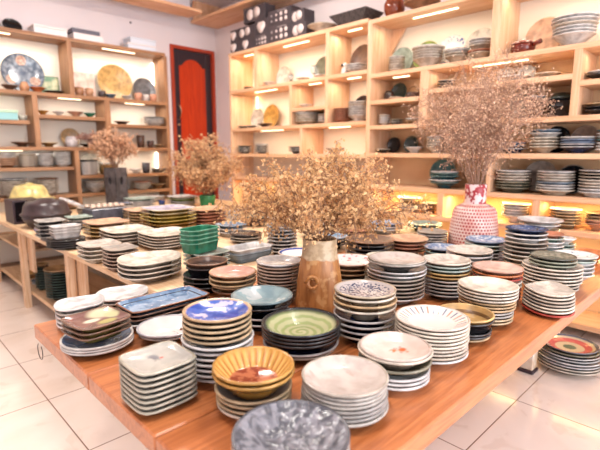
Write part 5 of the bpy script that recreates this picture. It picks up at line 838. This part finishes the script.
# dried flower bouquets
def flower_mat(name, c1, c2):
    m, nt, bs = newmat(name)
    cc = mix(nt, ramp(nt, noise(nt, 28, 3), .38, .62), lin(c1), lin(c2))
    L(nt, cc, bs.inputs['Base Color'])
    bs.inputs['Roughness'].default_value = .8
    tr = N(nt, 'ShaderNodeBsdfTranslucent'); L(nt, cc, tr.inputs[0])
    mx = N(nt, 'ShaderNodeMixShader'); mx.inputs[0].default_value = .45
    L(nt, bs.outputs[0], mx.inputs[1]); L(nt, tr.outputs[0], mx.inputs[2]); L(nt, mx.outputs[0], nt.nodes['Material Output'].inputs[0])
    return m
def rv(s=1.0): return Vector((random.gauss(0, s), random.gauss(0, s), random.gauss(0, s)))
def floret(m, p, s, petals=5):
    """a papery crumpled bloom: a few bent petals round a point"""
    ax = rv().normalized(); u = ax.orthogonal().normalized(); w = ax.cross(u)
    a0 = random.random()*6.28
    for k in range(petals):
        a = a0 + k*2*PI/petals + random.uniform(-.3, .3)
        d = u*math.cos(a) + w*math.sin(a); e = u*math.cos(a + PI/2) + w*math.sin(a + PI/2)
        h = s*random.uniform(.3, .9); q = s*random.uniform(.35, .6)
        m.add([p, p + d*s*.6 + e*q + ax*h*.5, p + d*s*1.1 + ax*h, p + d*s*.6 - e*q + ax*h*.6], [(0, 1, 2, 3)], 0, False)
def bouquet(name, label, origin, height, spread, nspray, twigs, fs, cols, stemc, seed, zflat=1.0, low=.3, droop=.15, neck=.03, fl_per=5, az=None, stemr=.0016, clus=.012):
    random.seed(seed)
    t = thing(name, label, 'dried flowers', origin, 0)
    fm = flower_mat(name + '_petals', *cols); sm = plain(name + '_stalks', stemc, .8)
    for i in range(nspray):
        a = 2*PI*(i + random.random()*.8)/nspray if az is None else random.choice(az) + random.gauss(0, .5)
        out = math.sqrt((i*.618 + random.random()*.25) % 1.0) * spread
        top = height * (1 - zflat*.55*(out/spread)**2) * (random.uniform(.62, 1.1) if zflat < 1 else random.uniform(.72, 1.0))
        start = Vector((neck*random.uniform(-.7, .7), neck*random.uniform(-.7, .7), -.07))
        lip = Vector((math.cos(a), math.sin(a), 0))*neck*random.uniform(.3, .85) + Vector((0, 0, .005))
        end = Vector((math.cos(a)*out, math.sin(a)*out, top))
        mid = lip.lerp(end, .5) + Vector((0, 0, .12*height)) - Vector((math.cos(a), math.sin(a), 0))*out*.12
        path = [start]
        for k in range(9):
            u = k/8; path.append(lip*(1-u)**2 + mid*2*u*(1-u) + end*u*u + rv(.003)*(u > 0))
        sb = MB(); sb.tube(path, [stemr*1.3]*3 + [stemr*(1.1 - .08*k) for k in range(7)], 5, 0, False)
        fb = MB()
        for j in range(twigs):
            u = low + (1 - low)*random.random()**.8
            k = min(8, max(1, int(1 + u*8))); p0 = path[k].lerp(path[min(k+1, 9)], random.random())
            dirn = (path[min(k+1, 9)] - path[k]).normalized()
            d = (dirn*.6 + rv(.62)).normalized(); ln = height*random.uniform(.10, .24)*(1.15 - .4*u)
            p1 = p0 + d*ln*.5 + rv(.004); p2 = p0 + d*ln + Vector((0, 0, -droop*ln)) + rv(.004)
            zm = .035 if math.hypot(p2.x, p2.y) < .13 or zflat < 1 else -.05
            if p2.z < zm: p2.z = zm + random.random()*.03
            sb.tube([p0, p1, p2], stemr*.55, 4, 0, False)
            for q in range(fl_per):
                v = random.random(); pc = p1.lerp(p2, .2 + .8*v) + rv(clus)
                if pc.z < zm - .008: pc.z = zm + random.random()*.03
                if q % 2 == 0: sb.tube([p1.lerp(p2, .15 + .7*v), pc], stemr*.4, 3, 0, False)
                floret(fb, pc, fs*random.uniform(.6, 1.25))
        s_o = sb.build('spray', sm, t); fb.build('blossoms', fm, s_o)
    return t
bouquet('dried_statice_bouquet', 'wide airy bunch of tan dried flowers standing in the tall tan vase', (VX, VY, VZ + .256), .345, .375, 32, 36, .0062,
        ((230, 196, 148), (200, 154, 106)), (134, 98, 70), 5, zflat=1.12, low=.2, droop=.55, neck=.05, fl_per=6, clus=.013)
bouquet('dried_mist_bouquet', 'tall fine pinkish-brown dried bunch standing in the red dotted vase', (RX, RY, .64 + .374), .68, .38, 30, 40, .0048,
        ((238, 210, 182), (212, 174, 146)), (160, 126, 106), 9, zflat=.55, low=.25, droop=.1, neck=.048, fl_per=7, stemr=.0020, clus=.026)
GXp, GYp = 2.50, 3.86
t = thing('green_pot', 'small glossy green pot holding the bushy dried bunch near the red door', 'pot', (GXp, GYp, .6407))
m = MB(); m.lathe([(0, 0), (.065, 0), (.07, .006), (.078, .10), (.082, .135), (.078, .138), (.072, .13), (.066, .02), (0, .018)], 32); m.build('body', glaze('pot_green', (40, 140, 84), .15), t)
m = MB(); m.lathe([(.079, .118), (.0845, .122), (.085, .13), (.081, .134)], 32); m.build('rim_band', glaze('pot_green', (40, 140, 84), .15), t)
bouquet('dried_bushy_bouquet', 'bushy tan dried bunch in the green pot in front of the red door', (GXp, GYp, .64 + .138), .53, .36, 28, 34, .0105,
        ((226, 194, 152), (200, 158, 116)), (140, 104, 80), 13, zflat=.75, low=.2, droop=.15, neck=.06, fl_per=5, stemr=.0026, clus=.026)
BXp, BYp = 1.93, 4.66
t = thing('slotted_black_vase', 'square black textured vase with oval slots on the long pale table', 'vase', (BXp, BYp, .6407), math.radians(20))
bk = plain('black_textured_clay', (58, 52, 54), .6, (84, 78, 80), 18, .5)
m = MB()
for side_ in range(4):
    c, s = math.cos(side_*PI/2), math.sin(side_*PI/2)
    q = MB(); w, h_, th = .078, .40, .012     # wall with an oval slot
    ox, oz = 0.0, .27; ring_o = []; ring_i = []
    for k in range(24):
        a = 2*PI*k/24
        kx = math.cos(a); kz = math.sin(a)
        sc = 1/max(abs(kx)/w, abs(kz)/(h_ - oz if kz > 0 else oz)) if True else 1
        ring_o.append((kx*sc, oz + kz*sc)); ring_i.append((.020*kx, oz + .042*kz))
    vs = []; fs = []
    for dy in (0, th):
        for (x_, z_) in ring_o: vs.append((x_, -w + dy, z_))
        for (x_, z_) in ring_i: vs.append((x_, -w + dy, z_))
    for k in range(24):
        k2 = (k+1) % 24
        fs += [(k, k2, 24 + k2, 24 + k), (48 + k2, 48 + k, 72 + k, 72 + k2), (24 + k, 24 + k2, 72 + k2, 72 + k), (k2, k, 48 + k, 48 + k2)]
    m.add([(v[0]*c - v[1]*s, v[0]*s + v[1]*c, v[2]) for v in vs], fs)
m.box(-.077, -.077, 0, .077, .077, .012)
m.build('body', bk, t)
boxpart('inner_sleeve', plain('dark_inside', (24, 22, 24), .7), t, (-.055, -.055, .013, .055, .055, .38))
bouquet('dried_sprig_bouquet', 'small tan dried bunch in the square black vase', (BXp, BYp, .64 + .40), .36, .25, 16, 26, .0105,
        ((236, 200, 168), (212, 168, 136)), (150, 114, 92), 21, zflat=.6, low=.3, droop=.1, neck=.04, fl_per=5, stemr=.0026, clus=.024)

# pots on the pale table
def lidded(name, label, cat, loc, parts_, mat, lid_mat=None):
    t = thing(name, label, cat, loc)
    for i, (pn, prof) in enumerate(parts_):
        m = MB(); m.lathe(prof, 48); m.build(pn, lid_mat if (lid_mat and i) else mat, t)
    return t
yel = glaze('casserole_yellow', (226, 196, 92), .25); yel2 = glaze('casserole_lid_yellow', (232, 212, 138), .28)


t = thing('yellow_casserole', 'pale yellow lidded casserole with a wide brim at the back left', 'pot', (1.16, 4.76, .6407))
m = MB(); m.lathe([(0, 0), (.10, 0), (.11, .008), (.155, .06), (.165, .12), (.158, .122), (.10, .03), (0, .025)], 48); m.build('body', yel, t)
lid = MB(); lid.lathe([(.15, .126), (.205, .122), (.21, .128), (.20, .136), (.165, .147), (.14, .215), (.115, .252), (.06, .264), (.03, .266), (.03, .278), (0, .28)], 48); lo = lid.build('lid', yel2, t)
t = thing('dark_casserole', 'dark brown domed lidded pot standing near the edge of the pale table', 'pot', (1.02, 3.78, .6407))
dkb = glaze('brown_black', (66, 50, 52), .3)
m = MB(); m.lathe([(0, 0), (.11, 0), (.12, .006), (.158, .06), (.168, .092), (.160, .094), (.11, .02), (0, .02)], 48); m.build('body', dkb, t)
m = MB(); m.lathe([(.158, .096), (.175, .094), (.178, .102), (.162, .112), (.15, .165), (.128, .195), (.06, .204), (.055, .214), (0, .216)], 48); lo = m.build('lid', dkb, t)
t = thing('dark_wood_box', 'small open wooden box with a dark inside next to the dark pot', 'box', (.94, 4.18, .6407))
boxpart('bottom_board', dark, t, (-.08, -.13, 0, .12, .13, .015)); boxpart('side_board', dark, t, (-.08, -.13, .016, -.065, .13, .17)); boxpart('side_board', dark, t, (.105, -.13, .016, .12, .13, .17))
boxpart('top_board', dark, t, (-.08, -.13, .171, .12, .13, .185)); boxpart('back_board', dark, t, (-.064, .10, .016, .104, .115, .17))
t = thing('beaded_tray', 'long grey tray with a row of pale round knobs behind the dark plates', 'tray', (1.38, 3.60, .6407), math.radians(4))
boxpart('body', glaze('tray_grey', (96, 98, 110), .3), t, (-.13, -.09, 0, .15, .09, .13), .006)
for k in range(6):
    for r_ in range(2):
        q = MB(); q.lathe([(0, 0), (.018, .002), (.022, .012), (.016, .024), (0, .028)], 12, None, None, True, 0, 0); q.build('knob', glaze('knob_cream', (220, 196, 176), .3), t, (-.105 + .046*k, -.05 + .1*r_, .1305))
t = thing('small_lilac_bowl', 'small lilac bowl at the pale table edge beside the dark pot', 'bowl', (.885, 3.46, .6407))
m = MB(); m.lathe([(0, 0), (.022, 0), (.026, .004), (.04, .035), (.037, .036), (.02, .008), (0, .007)], 28); m.build('body', glaze('lilac_bowl', (150, 130, 150), .25), t)
t = thing('long_handled_dish', 'long white spoon-shaped dish lying diagonally at the back of the pale table', 'dish', (1.66, 4.52, .6407), math.radians(-20))
m = MB(); m.lathe([(0, .004), (.05, .0), (.10, .02), (.115, .038), (.108, .038), (.05, .012), (0, .01)], 36, lambda a, r: ((1.25, .7), 0)); m.build('scoop', glaze('spoon_white', (226, 222, 222), .2), t)
m = MB(); m.tube([(-.11, 0, .036), (-.18, 0, .07), (-.27, 0, .11), (-.31, 0, .13)], [.016, .02, .022, .012], 10); m.build('handle', glaze('spoon_white', (226, 222, 222), .2), t)
t = thing('blue_cup', 'tiny cobalt blue cup near the red door end of the pale table', 'cup', (2.30, 4.42, .6407))
m = MB(); m.lathe([(0, 0), (.03, 0), (.036, .05), (.04, .055), (.033, .053), (.026, .008), (0, .007)], 24); m.build('body', glaze('cobalt', (40, 70, 150), .2), t)
t = thing('leaf_dish', 'small dark green leaf-shaped dish below the bushy dried bunch', 'dish', (2.20, 3.98, .6407), .6)
m = MB(); m.lathe([(0, .003), (.04, 0), (.075, .02), (.09, .045), (.085, .046), (.04, .01), (0, .009)], 36, lambda a, r: ((1 + .12*math.cos(5*a), .7 + .1*math.cos(5*a)), .006*math.sin(5*a)*(r > .07))); m.build('body', glaze('leafgreen', (60, 110, 88), .25), t)
# ---- on top of the right shelves
card = plain('black_card', (66, 56, 60), .55, (54, 46, 50), 6); print_m = plain('printed_plates', (212, 196, 192), .6); print_g = plain('printed_shade', (150, 138, 138), .6)
def gift(y1, y0, z0, z1, kind, lab, fx=3.275):
    cy = (y0 + y1)/2
    t = thing('boxed_dinnerware', lab, 'box', (3.40, cy, z0))
    boxpart('carton', card, t, (fx - 3.40, y0 - cy, 0, fx - 3.40 + .15, y1 - cy, z1 - z0), .002)
    w, h = y1 - y0, z1 - z0; X0 = fx - 3.40
    def dd(y, z, r, mt, k):
        q = MB(); q.lathe([(0, 0), (r, 0), (r, .0012), (0, .0014)], 22); q.build('printed_plate', mt, t, (X0 - .0005 - .0003*k, y, z), (0, -PI/2, 0))
    if kind == 'one': dd(0, h*.5, h*.36, print_m, 0); dd(-.012, h*.46, h*.16, print_g, 5)
    elif kind == 'heart': dd(h*.16, h*.55, h*.28, print_m, 0); dd(-h*.16, h*.55, h*.28, print_m, 6); dd(0, h*.36, h*.27, print_m, 12)
    elif kind == 'pair': dd(w*.18, h*.5, h*.36, print_m, 0); dd(-w*.10, h*.55, h*.36, print_g, 6); dd(-w*.16, h*.55, h*.31, print_m, 12)
    elif kind == 'grid':
        for a in range(2):
            for b in range(4):
                dd(w*(.34 - .21*b), h*(.3 + .34*a), h*(.13 if b > 1 else .08), print_m if b else print_g, a*4 + b)
        q = MB(); q.box(X0 - .002, -w*.3, h*.84, X0 - .0006, w*.1, h*.88); q.build('printed_line', print_g, t)
T = 2.3155
gift(4.47, 4.365, T, T + .125, 'heart', 'black plate carton at the far end of the shelf top, lower one')
gift(4.47, 4.365, T + .1255, T + .25, 'heart', 'black plate carton at the far end of the shelf top, upper one')
gift(4.36, 4.035, T, T + .125, 'heart', 'black plate carton with a heart-like print, second column, lower')
gift(4.36, 4.035, T + .1255, T + .25, 'pair', 'black plate carton with two overlapping plates, second column, upper')
gift(4.03, 3.81, T, T + .12, 'grid', 'short black carton printed with cups, third column, lower')
gift(4.03, 3.81, T + .1205, T + .275, 'heart', 'black plate carton with one large print, third column, upper')
gift(3.805, 3.46, T, T + .17, 'grid', 'wide black carton printed with a tea set, fourth column, lower')
gift(3.805, 3.46, T + .1705, T + .32, 'grid', 'wide black carton printed with a tea set, fourth column, upper')
gift(3.455, 3.25, T, T + .13, 'pair', 'black carton with plate pair at the near end, lower')
gift(3.455, 3.28, T + .1305, T + .255, 'pair', 'black carton with plate pair at the near end, upper')
gift(4.22, 3.86, T + .2755, T + .43, 'pair', 'topmost black carton with two plates printed, lying across the row')
t = thing('dark_wicker_tray', 'black square woven tray with flared sides on top of the shelves', 'tray', (3.40, 2.74, 2.3155))
bkw = plain('black_wicker', (46, 40, 42), .6, (82, 74, 72), 60, .6)
m = MB(); 
def sq(h_, a, b): return [(-a, -b, h_), (a, -b, h_), (a, b, h_), (-a, b, h_)]
vs = sq(0, .07, .12) + sq(.10, .13, .21) + sq(.10, .12, .20) + sq(.008, .062, .112)
m.add(vs, [(3, 2, 1, 0)] + [(i, (i+1) % 4, 4 + (i+1) % 4, 4 + i) for i in range(4)] + [(4 + i, 4 + (i+1) % 4, 8 + (i+1) % 4, 8 + i) for i in range(4)] + [(8 + i, 8 + (i+1) % 4, 12 + (i+1) % 4, 12 + i) for i in range(4)] + [(12, 13, 14, 15)])
m.build('woven_body', bkw, t)
m = MB(); m.tube([(-.125, -.205, .103), (.125, -.205, .103), (.125, .205, .103), (-.125, .205, .103), (-.125, -.205, .103)], .007, 6); m.build('rim_band', bkw, t)
t = thing('brown_glass_jar', 'amber brown lidded jar on top of the right-hand shelves', 'jar', (3.40, 2.33, 2.2955))
m = MB(); m.lathe([(0, 0), (.05, 0), (.06, .01), (.085, .07), (.088, .12), (.07, .16), (.045, .18), (.04, .18), (.06, .15), (.075, .1), (.05, .02), (0, .015)], 32); m.build('body', glaze('amber', (150, 72, 40), .12), t)
m = MB(); m.lathe([(0, .181), (.055, .181), (.06, .19), (.03, .21), (.018, .225), (.022, .235), (0, .24)], 28); m.build('lid', glaze('amber', (150, 72, 40), .12), t)
# ---- shelf pieces on the right
t = thing('handled_pot', 'glossy brown lidded pot with a side handle and cream drips', 'pot', (3.40, 1.265, 1.8555))
hp = glaze('brown_drip', (128, 52, 40), .15, (220, 190, 170), .0); hpl = plain('cream_drip_glaze', (226, 206, 192), .2, (140, 66, 50), 26)
m = MB(); m.lathe([(0, 0), (.06, 0), (.068, .006), (.078, .05), (.074, .075), (.068, .075), (.06, .01), (0, .01)], 36); m.build('body', hp, t)
m = MB(); m.lathe([(.067, .076), (.079, .076), (.08, .082), (.06, .092), (.03, .098), (.014, .1), (.016, .112), (0, .115)], 36); m.build('lid', hpl, t)
m = MB(); m.tube([(-.03, -.070, .058), (-.04, -.10, .066), (-.045, -.13, .074)], [.012, .014, .016], 10); m.build('handle', hp, t)
m = MB(); m.lathe([(0, 0), (.0001, 0), (.062, .0), (.0695, .0055)], 36); m = None
t = thing('black_pot', 'tall glossy black lidded pot below the long middle shelf', 'pot', (3.39, .995, 1.4255))
gb = glaze('black_gloss', (24, 26, 30), .1)
m = MB(); m.lathe([(0, 0), (.07, 0), (.076, .008), (.078, .06), (.082, .064), (.082, .072), (.078, .076), (.078, .115), (.07, .115), (.066, .02), (0, .015)], 36); m.build('body', gb, t)
m = MB(); m.lathe([(0, .116), (.08, .116), (.082, .122), (.07, .135), (.05, .155), (0, .165)], 36); m.build('lid', glaze('lid_green_black', (52, 58, 50), .2), t)
t = thing('round_basket', 'little round wicker basket with a hoop handle in the upper pigeonhole', 'basket', (3.37, 2.10, 1.6355))
wk = plain('wicker_tan', (150, 100, 62), .7, (96, 60, 40), 70, .6)
m = MB(); m.lathe([(0, 0), (.045, 0), (.05, .004), (.054, .045), (.05, .046), (.045, .008), (0, .008)], 28); m.build('woven_body', plain('dark_wicker', (84, 58, 44), .7, (50, 36, 32), 70, .6), t)
m = MB(); m.tube([(0, .052*math.cos(a), .046 + .05*math.sin(a)) for a in [i*PI/12 for i in range(13)]], .004, 6); m.build('handle', wk, t)
t = thing('dark_jar', 'dark round jar beside the cream plate in the upper pigeonhole', 'jar', (3.44, 2.385, 1.6355))
m = MB(); m.lathe([(0, 0), (.03, 0), (.045, .03), (.047, .06), (.03, .09), (.022, .092), (.02, .08), (0, .08)], 28); m.build('body', glaze('jar_dark', (70, 54, 50), .25), t)
t = thing('bird_figurine', 'small white and black bird figurine in the upper row of the pale unit', 'figurine', (3.36, 2.83, 1.9005))
m = MB(); m.lathe([(0, 0), (.028, 0), (.034, .02), (.03, .05), (.018, .075), (.022, .09), (.016, .108), (0, .114)], 20); m.build('body', glaze('bird_white', (236, 230, 224), .25), t)
m = MB(); m.lathe([(0, 0), (.012, .003), (.012, .012), (0, .016)], 14); m.build('head_patch', glaze('bird_black', (20, 20, 24), .3), t, (-.019, .008, .088), (0, -PI/2, 0))
gm, gnt, gbs = newmat('clear_glass'); gbs.inputs['Transmission Weight'].default_value = .9; gbs.inputs['Roughness'].default_value = .05; gbs.inputs['Base Color'].default_value = (.9, .95, .97, 1)
for yy, hh, lab in ((3.62, .10, 'clear stemmed glass left of the cream bowl in the upper row'), (3.28, .15, 'taller clear goblet between two bowls in the upper row')):
    t = thing('glass_goblet', lab, 'glass', (3.42, yy, 1.9005))
    m = MB(); m.lathe([(0, 0), (.03, 0), (.03, .004), (.006, .01), (.005, hh*.4)], 20); m.build('stem', gm, t)
    m = MB(); m.lathe([(.005, hh*.4), (.028, hh*.55), (.034, hh*.8), (.03, hh), (.028, hh), (.031, hh*.8), (.024, hh*.56), (0, hh*.44)], 20); m.build('cup', gm, t)
t = thing('carved_lamp_bracket', 'small triangular pine bracket in the corner of the tall right bay', 'bracket', (3.56, 2.445, 2.0))
m = MB(); m.add([(0, 0, .26), (-.0, -.14, .26), (0, 0, .06), (-.02, 0, .26), (-.02, -.14, .26), (-.02, 0, .06)], [(0, 1, 2), (3, 5, 4), (0, 3, 4, 1), (1, 4, 5, 2), (2, 5, 3, 0)]); m.build('brace_board', pr_z, t)
# ---- left shelf pieces
def flatbox(name, lab, cat, d, mt, bev=.003, lid=None):
    x0, x1, y0, y1, z0, z1 = d; cx, cy = (x0 + x1)/2, (y0 + y1)/2
    t = thing(name, lab, cat, (cx, cy, z0))
    hh = z1 - z0; s = hh*.72 if lid else hh
    boxpart('carton', mt, t, (x0 - cx, y0 - cy, 0, x1 - cx, y1 - cy, s), bev)
    if lid: boxpart('lid', lid, t, (x0 - cx - .004, y0 - cy - .004, s + .0005, x1 - cx + .004, y1 - cy + .004, hh), bev)
    return t
wc = plain('white_card', (224, 216, 216), .6); gc = plain('slate_card', (84, 82, 96), .5); bc = plain('pale_blue_card', (206, 214, 226), .55)
flatbox('cardboard_box', 'flat white carton on top of the left-hand shelves beside the black plate', 'box', (1.40, 1.70, 5.06, 5.26, 2.3355, 2.415), wc, lid=wc)
flatbox('cardboard_box', 'white carton under the flat slate lid on the left-hand shelves', 'box', (1.76, 2.06, 5.06, 5.26, 2.3355, 2.40), wc)
flatbox('cardboard_box', 'thin slate grey carton lying on a white one on the left-hand shelves', 'box', (1.75, 2.03, 5.07, 5.25, 2.4005, 2.445), gc)
flatbox('cardboard_box', 'lower pale blue carton on top of the shelves near the red door', 'box', (2.33, 2.66, 5.07, 5.26, 2.3355, 2.395), bc, lid=wc)
flatbox('cardboard_box', 'upper pale blue carton on top of the shelves near the red door', 'box', (2.36, 2.66, 5.07, 5.25, 2.3955, 2.46), bc, lid=bc)
def tile(name, lab, x0, x1, z, h, cols, sc_):
    mm = plain('tile_' + name, cols[0], .35, cols[1], sc_, .2)
    t = thing('decorative_tile', lab, 'tile', ((x0 + x1)/2, 5.26, z)); t.rotation_euler = (math.radians(-7), 0, 0)
    boxpart('frame', plain('tile_edge_' + name, cols[2], .5), t, (-(x1 - x0)/2, 0, .002, (x1 - x0)/2, .012, h), .002)
    boxpart('face', mm, t, (-(x1 - x0)/2 + .008, -.003, .010, (x1 - x0)/2 - .008, -.0002, h - .008))
    return t
t = tile('green', 'square green and cream tile propped beside the three-moon platter', 1.47, 1.65, 1.782, .19, ((66, 116, 80), (206, 200, 160), (90, 120, 90)), 9)
tile('pink', 'large square pinkish beige tile propped beside the big tan dish', 1.78, 2.02, 1.782, .27, ((224, 198, 184), (196, 160, 146), (206, 180, 166)), 14)
def cup(name, lab, cat, x, z, r, h, col, y=5.13, handle=False, flare=1.0):
    t = thing(name, lab, cat, (x, y, z + .0006)); g = glaze('cup_' + '_'.join(map(str, col)), col, .25)
    m = MB(); m.lathe([(0, 0), (r*.7, 0), (r*.8, .004), (r, h*.5), (r*flare, h), (r*flare - .004, h), (r*.9, h*.5), (r*.65, .01), (0, .01)], 24); m.build('body', g, t)
    if handle:
        m = MB(); m.tube([(r*.9, 0, h*.8), (r*1.35, 0, h*.75), (r*1.4, 0, h*.4), (r*.9, 0, h*.25)], .005, 6); m.build('handle', g, t)
cup('cup', 'tan conical cup between the brown and orange bowls', 'cup', 1.29, 1.78, .045, .09, (206, 150, 110), flare=.5)
cup('cup', 'tan cup standing left in front of the pink tile', 'cup', 1.80, 1.78, .045, .085, (176, 128, 96))
cup('cup', 'brown cup standing right in front of the pink tile', 'cup', 1.90, 1.78, .042, .085, (198, 150, 116))
cup('cup', 'dark cup between the pink tile and the big tan dish', 'cup', 2.03, 1.78, .04, .07, (74, 58, 60))
cup('mug', 'peach mug nearest the big tan dish', 'mug', 2.44, 1.78, .042, .085, (222, 160, 130), handle=True)
cup('mug', 'white mug between the two peach mugs', 'mug', 2.535, 1.78, .036, .075, (226, 214, 206))
cup('mug', 'peach mug nearest the light tube', 'mug', 2.625, 1.78, .04, .085, (222, 158, 126))
cup('jar', 'squat glass-grey jar beside the teal box', 'jar', 1.27, 1.50, .04, .06, (196, 190, 176), y=5.2)
flatbox('teal_box', 'teal box with a pale green top at the left photo edge', 'box', (1.02, 1.20, 5.08, 5.22, 1.5005, 1.595), plain('teal_card', (140, 190, 192), .5), lid=plain('lime_card', (176, 204, 176), .5))
cup('pot', 'pale speckled pot in front of the propped tan plate', 'pot', 1.68, 1.25, .062, .11, (216, 208, 208), flare=.7)
cup('square_cup', 'dark brown cup on the shelf above the black vase', 'cup', 2.44, 1.25, .045, .14, (90, 66, 56))
cup('cup', 'small dark brown cup right of the taller dark cup', 'cup', 2.56, 1.25, .038, .08, (84, 60, 54))
cup('cup', 'dark grey tall cup on the shelf beside the door', 'cup', 2.49, .955, .045, .12, (70, 68, 74))
t = thing('dried_flower_heads', 'low heap of pinkish dried flower heads on the left-hand shelf', 'dried flowers', (1.86, 5.10, 1.2515)); t['kind'] = 'stuff'
random.seed(4); fbm = MB()
for k in range(260):
    a = random.random()*6.28; rr = random.random()**.5*.13
    pp = Vector((math.cos(a)*rr*1.1, math.sin(a)*rr*.3, .085 + random.random()*.10*(1 - rr/.16))); floret(fbm, pp, .012)
for k in range(40):
    a = random.random()*6.28; rr = random.random()*.12
    fbm.tube([(random.uniform(-.02, .02), random.uniform(-.01, .01), 0), (math.cos(a)*rr, math.sin(a)*rr*.3, .12)], .0015, 4)
fbm.build('blossoms', flower_mat('pinkish_heads', (222, 188, 172), (186, 144, 130)), t)
cup('small_pot', 'small dark pot holding nothing at the left of the flower heap', 'pot', 1.80, 1.25, .03, .05, (70, 56, 56)) if False else None
disc('wall_switch', plain('switch_white', (206, 196, 200), .5), (XW - .0005, 5.06, 1.98), .02, .006, (0, -PI/2, 0), 'tiny round switch on the wall right of the red door', 'switch')
disc('wall_hook', plain('hook_dark', (120, 110, 116), .4), (2.50, YW - .0005, 2.68), .012, .01, (PI/2, 0, 0), 'tiny dark hook on the wall above the left-hand shelves', 'hook')
cm = bpy.data.cameras.new('camera'); cam = bpy.data.objects.new('camera', cm); COL.objects.link(cam)
cm.sensor_width = 36; cm.lens = 36*454/600
cam.location = (0, 0, 1.2)
yaw = math.atan((768 - 300)*math.cos(math.atan(73/454))/454)
cam.rotation_euler = (PI/2 - math.atan(73/454), 0, yaw - PI/2)
cm.dof.use_dof = True; cm.dof.focus_distance = 1.55; cm.dof.aperture_fstop = 2.6
cm.clip_start = .05
SC.camera = cam
# lamps of the room: ceiling panels, and daylight through the shopfront
for x_, y_ in ((.2, .6), (1.7, 1.2), (.6, 3.2), (2.2, 3.3), (1.6, -1.2)):
    q = MB(); q.box(-.16, -.16, 0, .16, .16, .03); pl = q.build('ceiling_panel_light', plain('panel_diffuser', (255, 246, 236), .5, emit=2.5), None, (x_, y_, 3.018))
    tag(pl, 'square white ceiling panel light above the tables', 'light', 'ceiling panel lights')
    lamp_area('panel_lamp', (x_, y_, 3.01), .30, .30, 24 if y_ < 2 else 42, (1, .93, .86))
lamp_area('daylight', (1.1, YN + .02, 1.4), 3.8, 2.2, 190, (.86, .92, 1.0), (math.radians(90), 0, 0))
w = bpy.data.worlds.new('sky'); SC.world = w; w.use_nodes = True
w.node_tree.nodes['Background'].inputs[0].default_value = (.75, .86, 1, 1); w.node_tree.nodes['Background'].inputs[1].default_value = 1.2
vs_ = SC.view_settings; vs_.view_transform = 'Standard'; vs_.look = 'None'; vs_.exposure = 0.16; vs_.gamma = 1; vs_.use_curve_mapping = False
SC.cycles.use_denoising = True
SC.cycles.max_bounces = 6
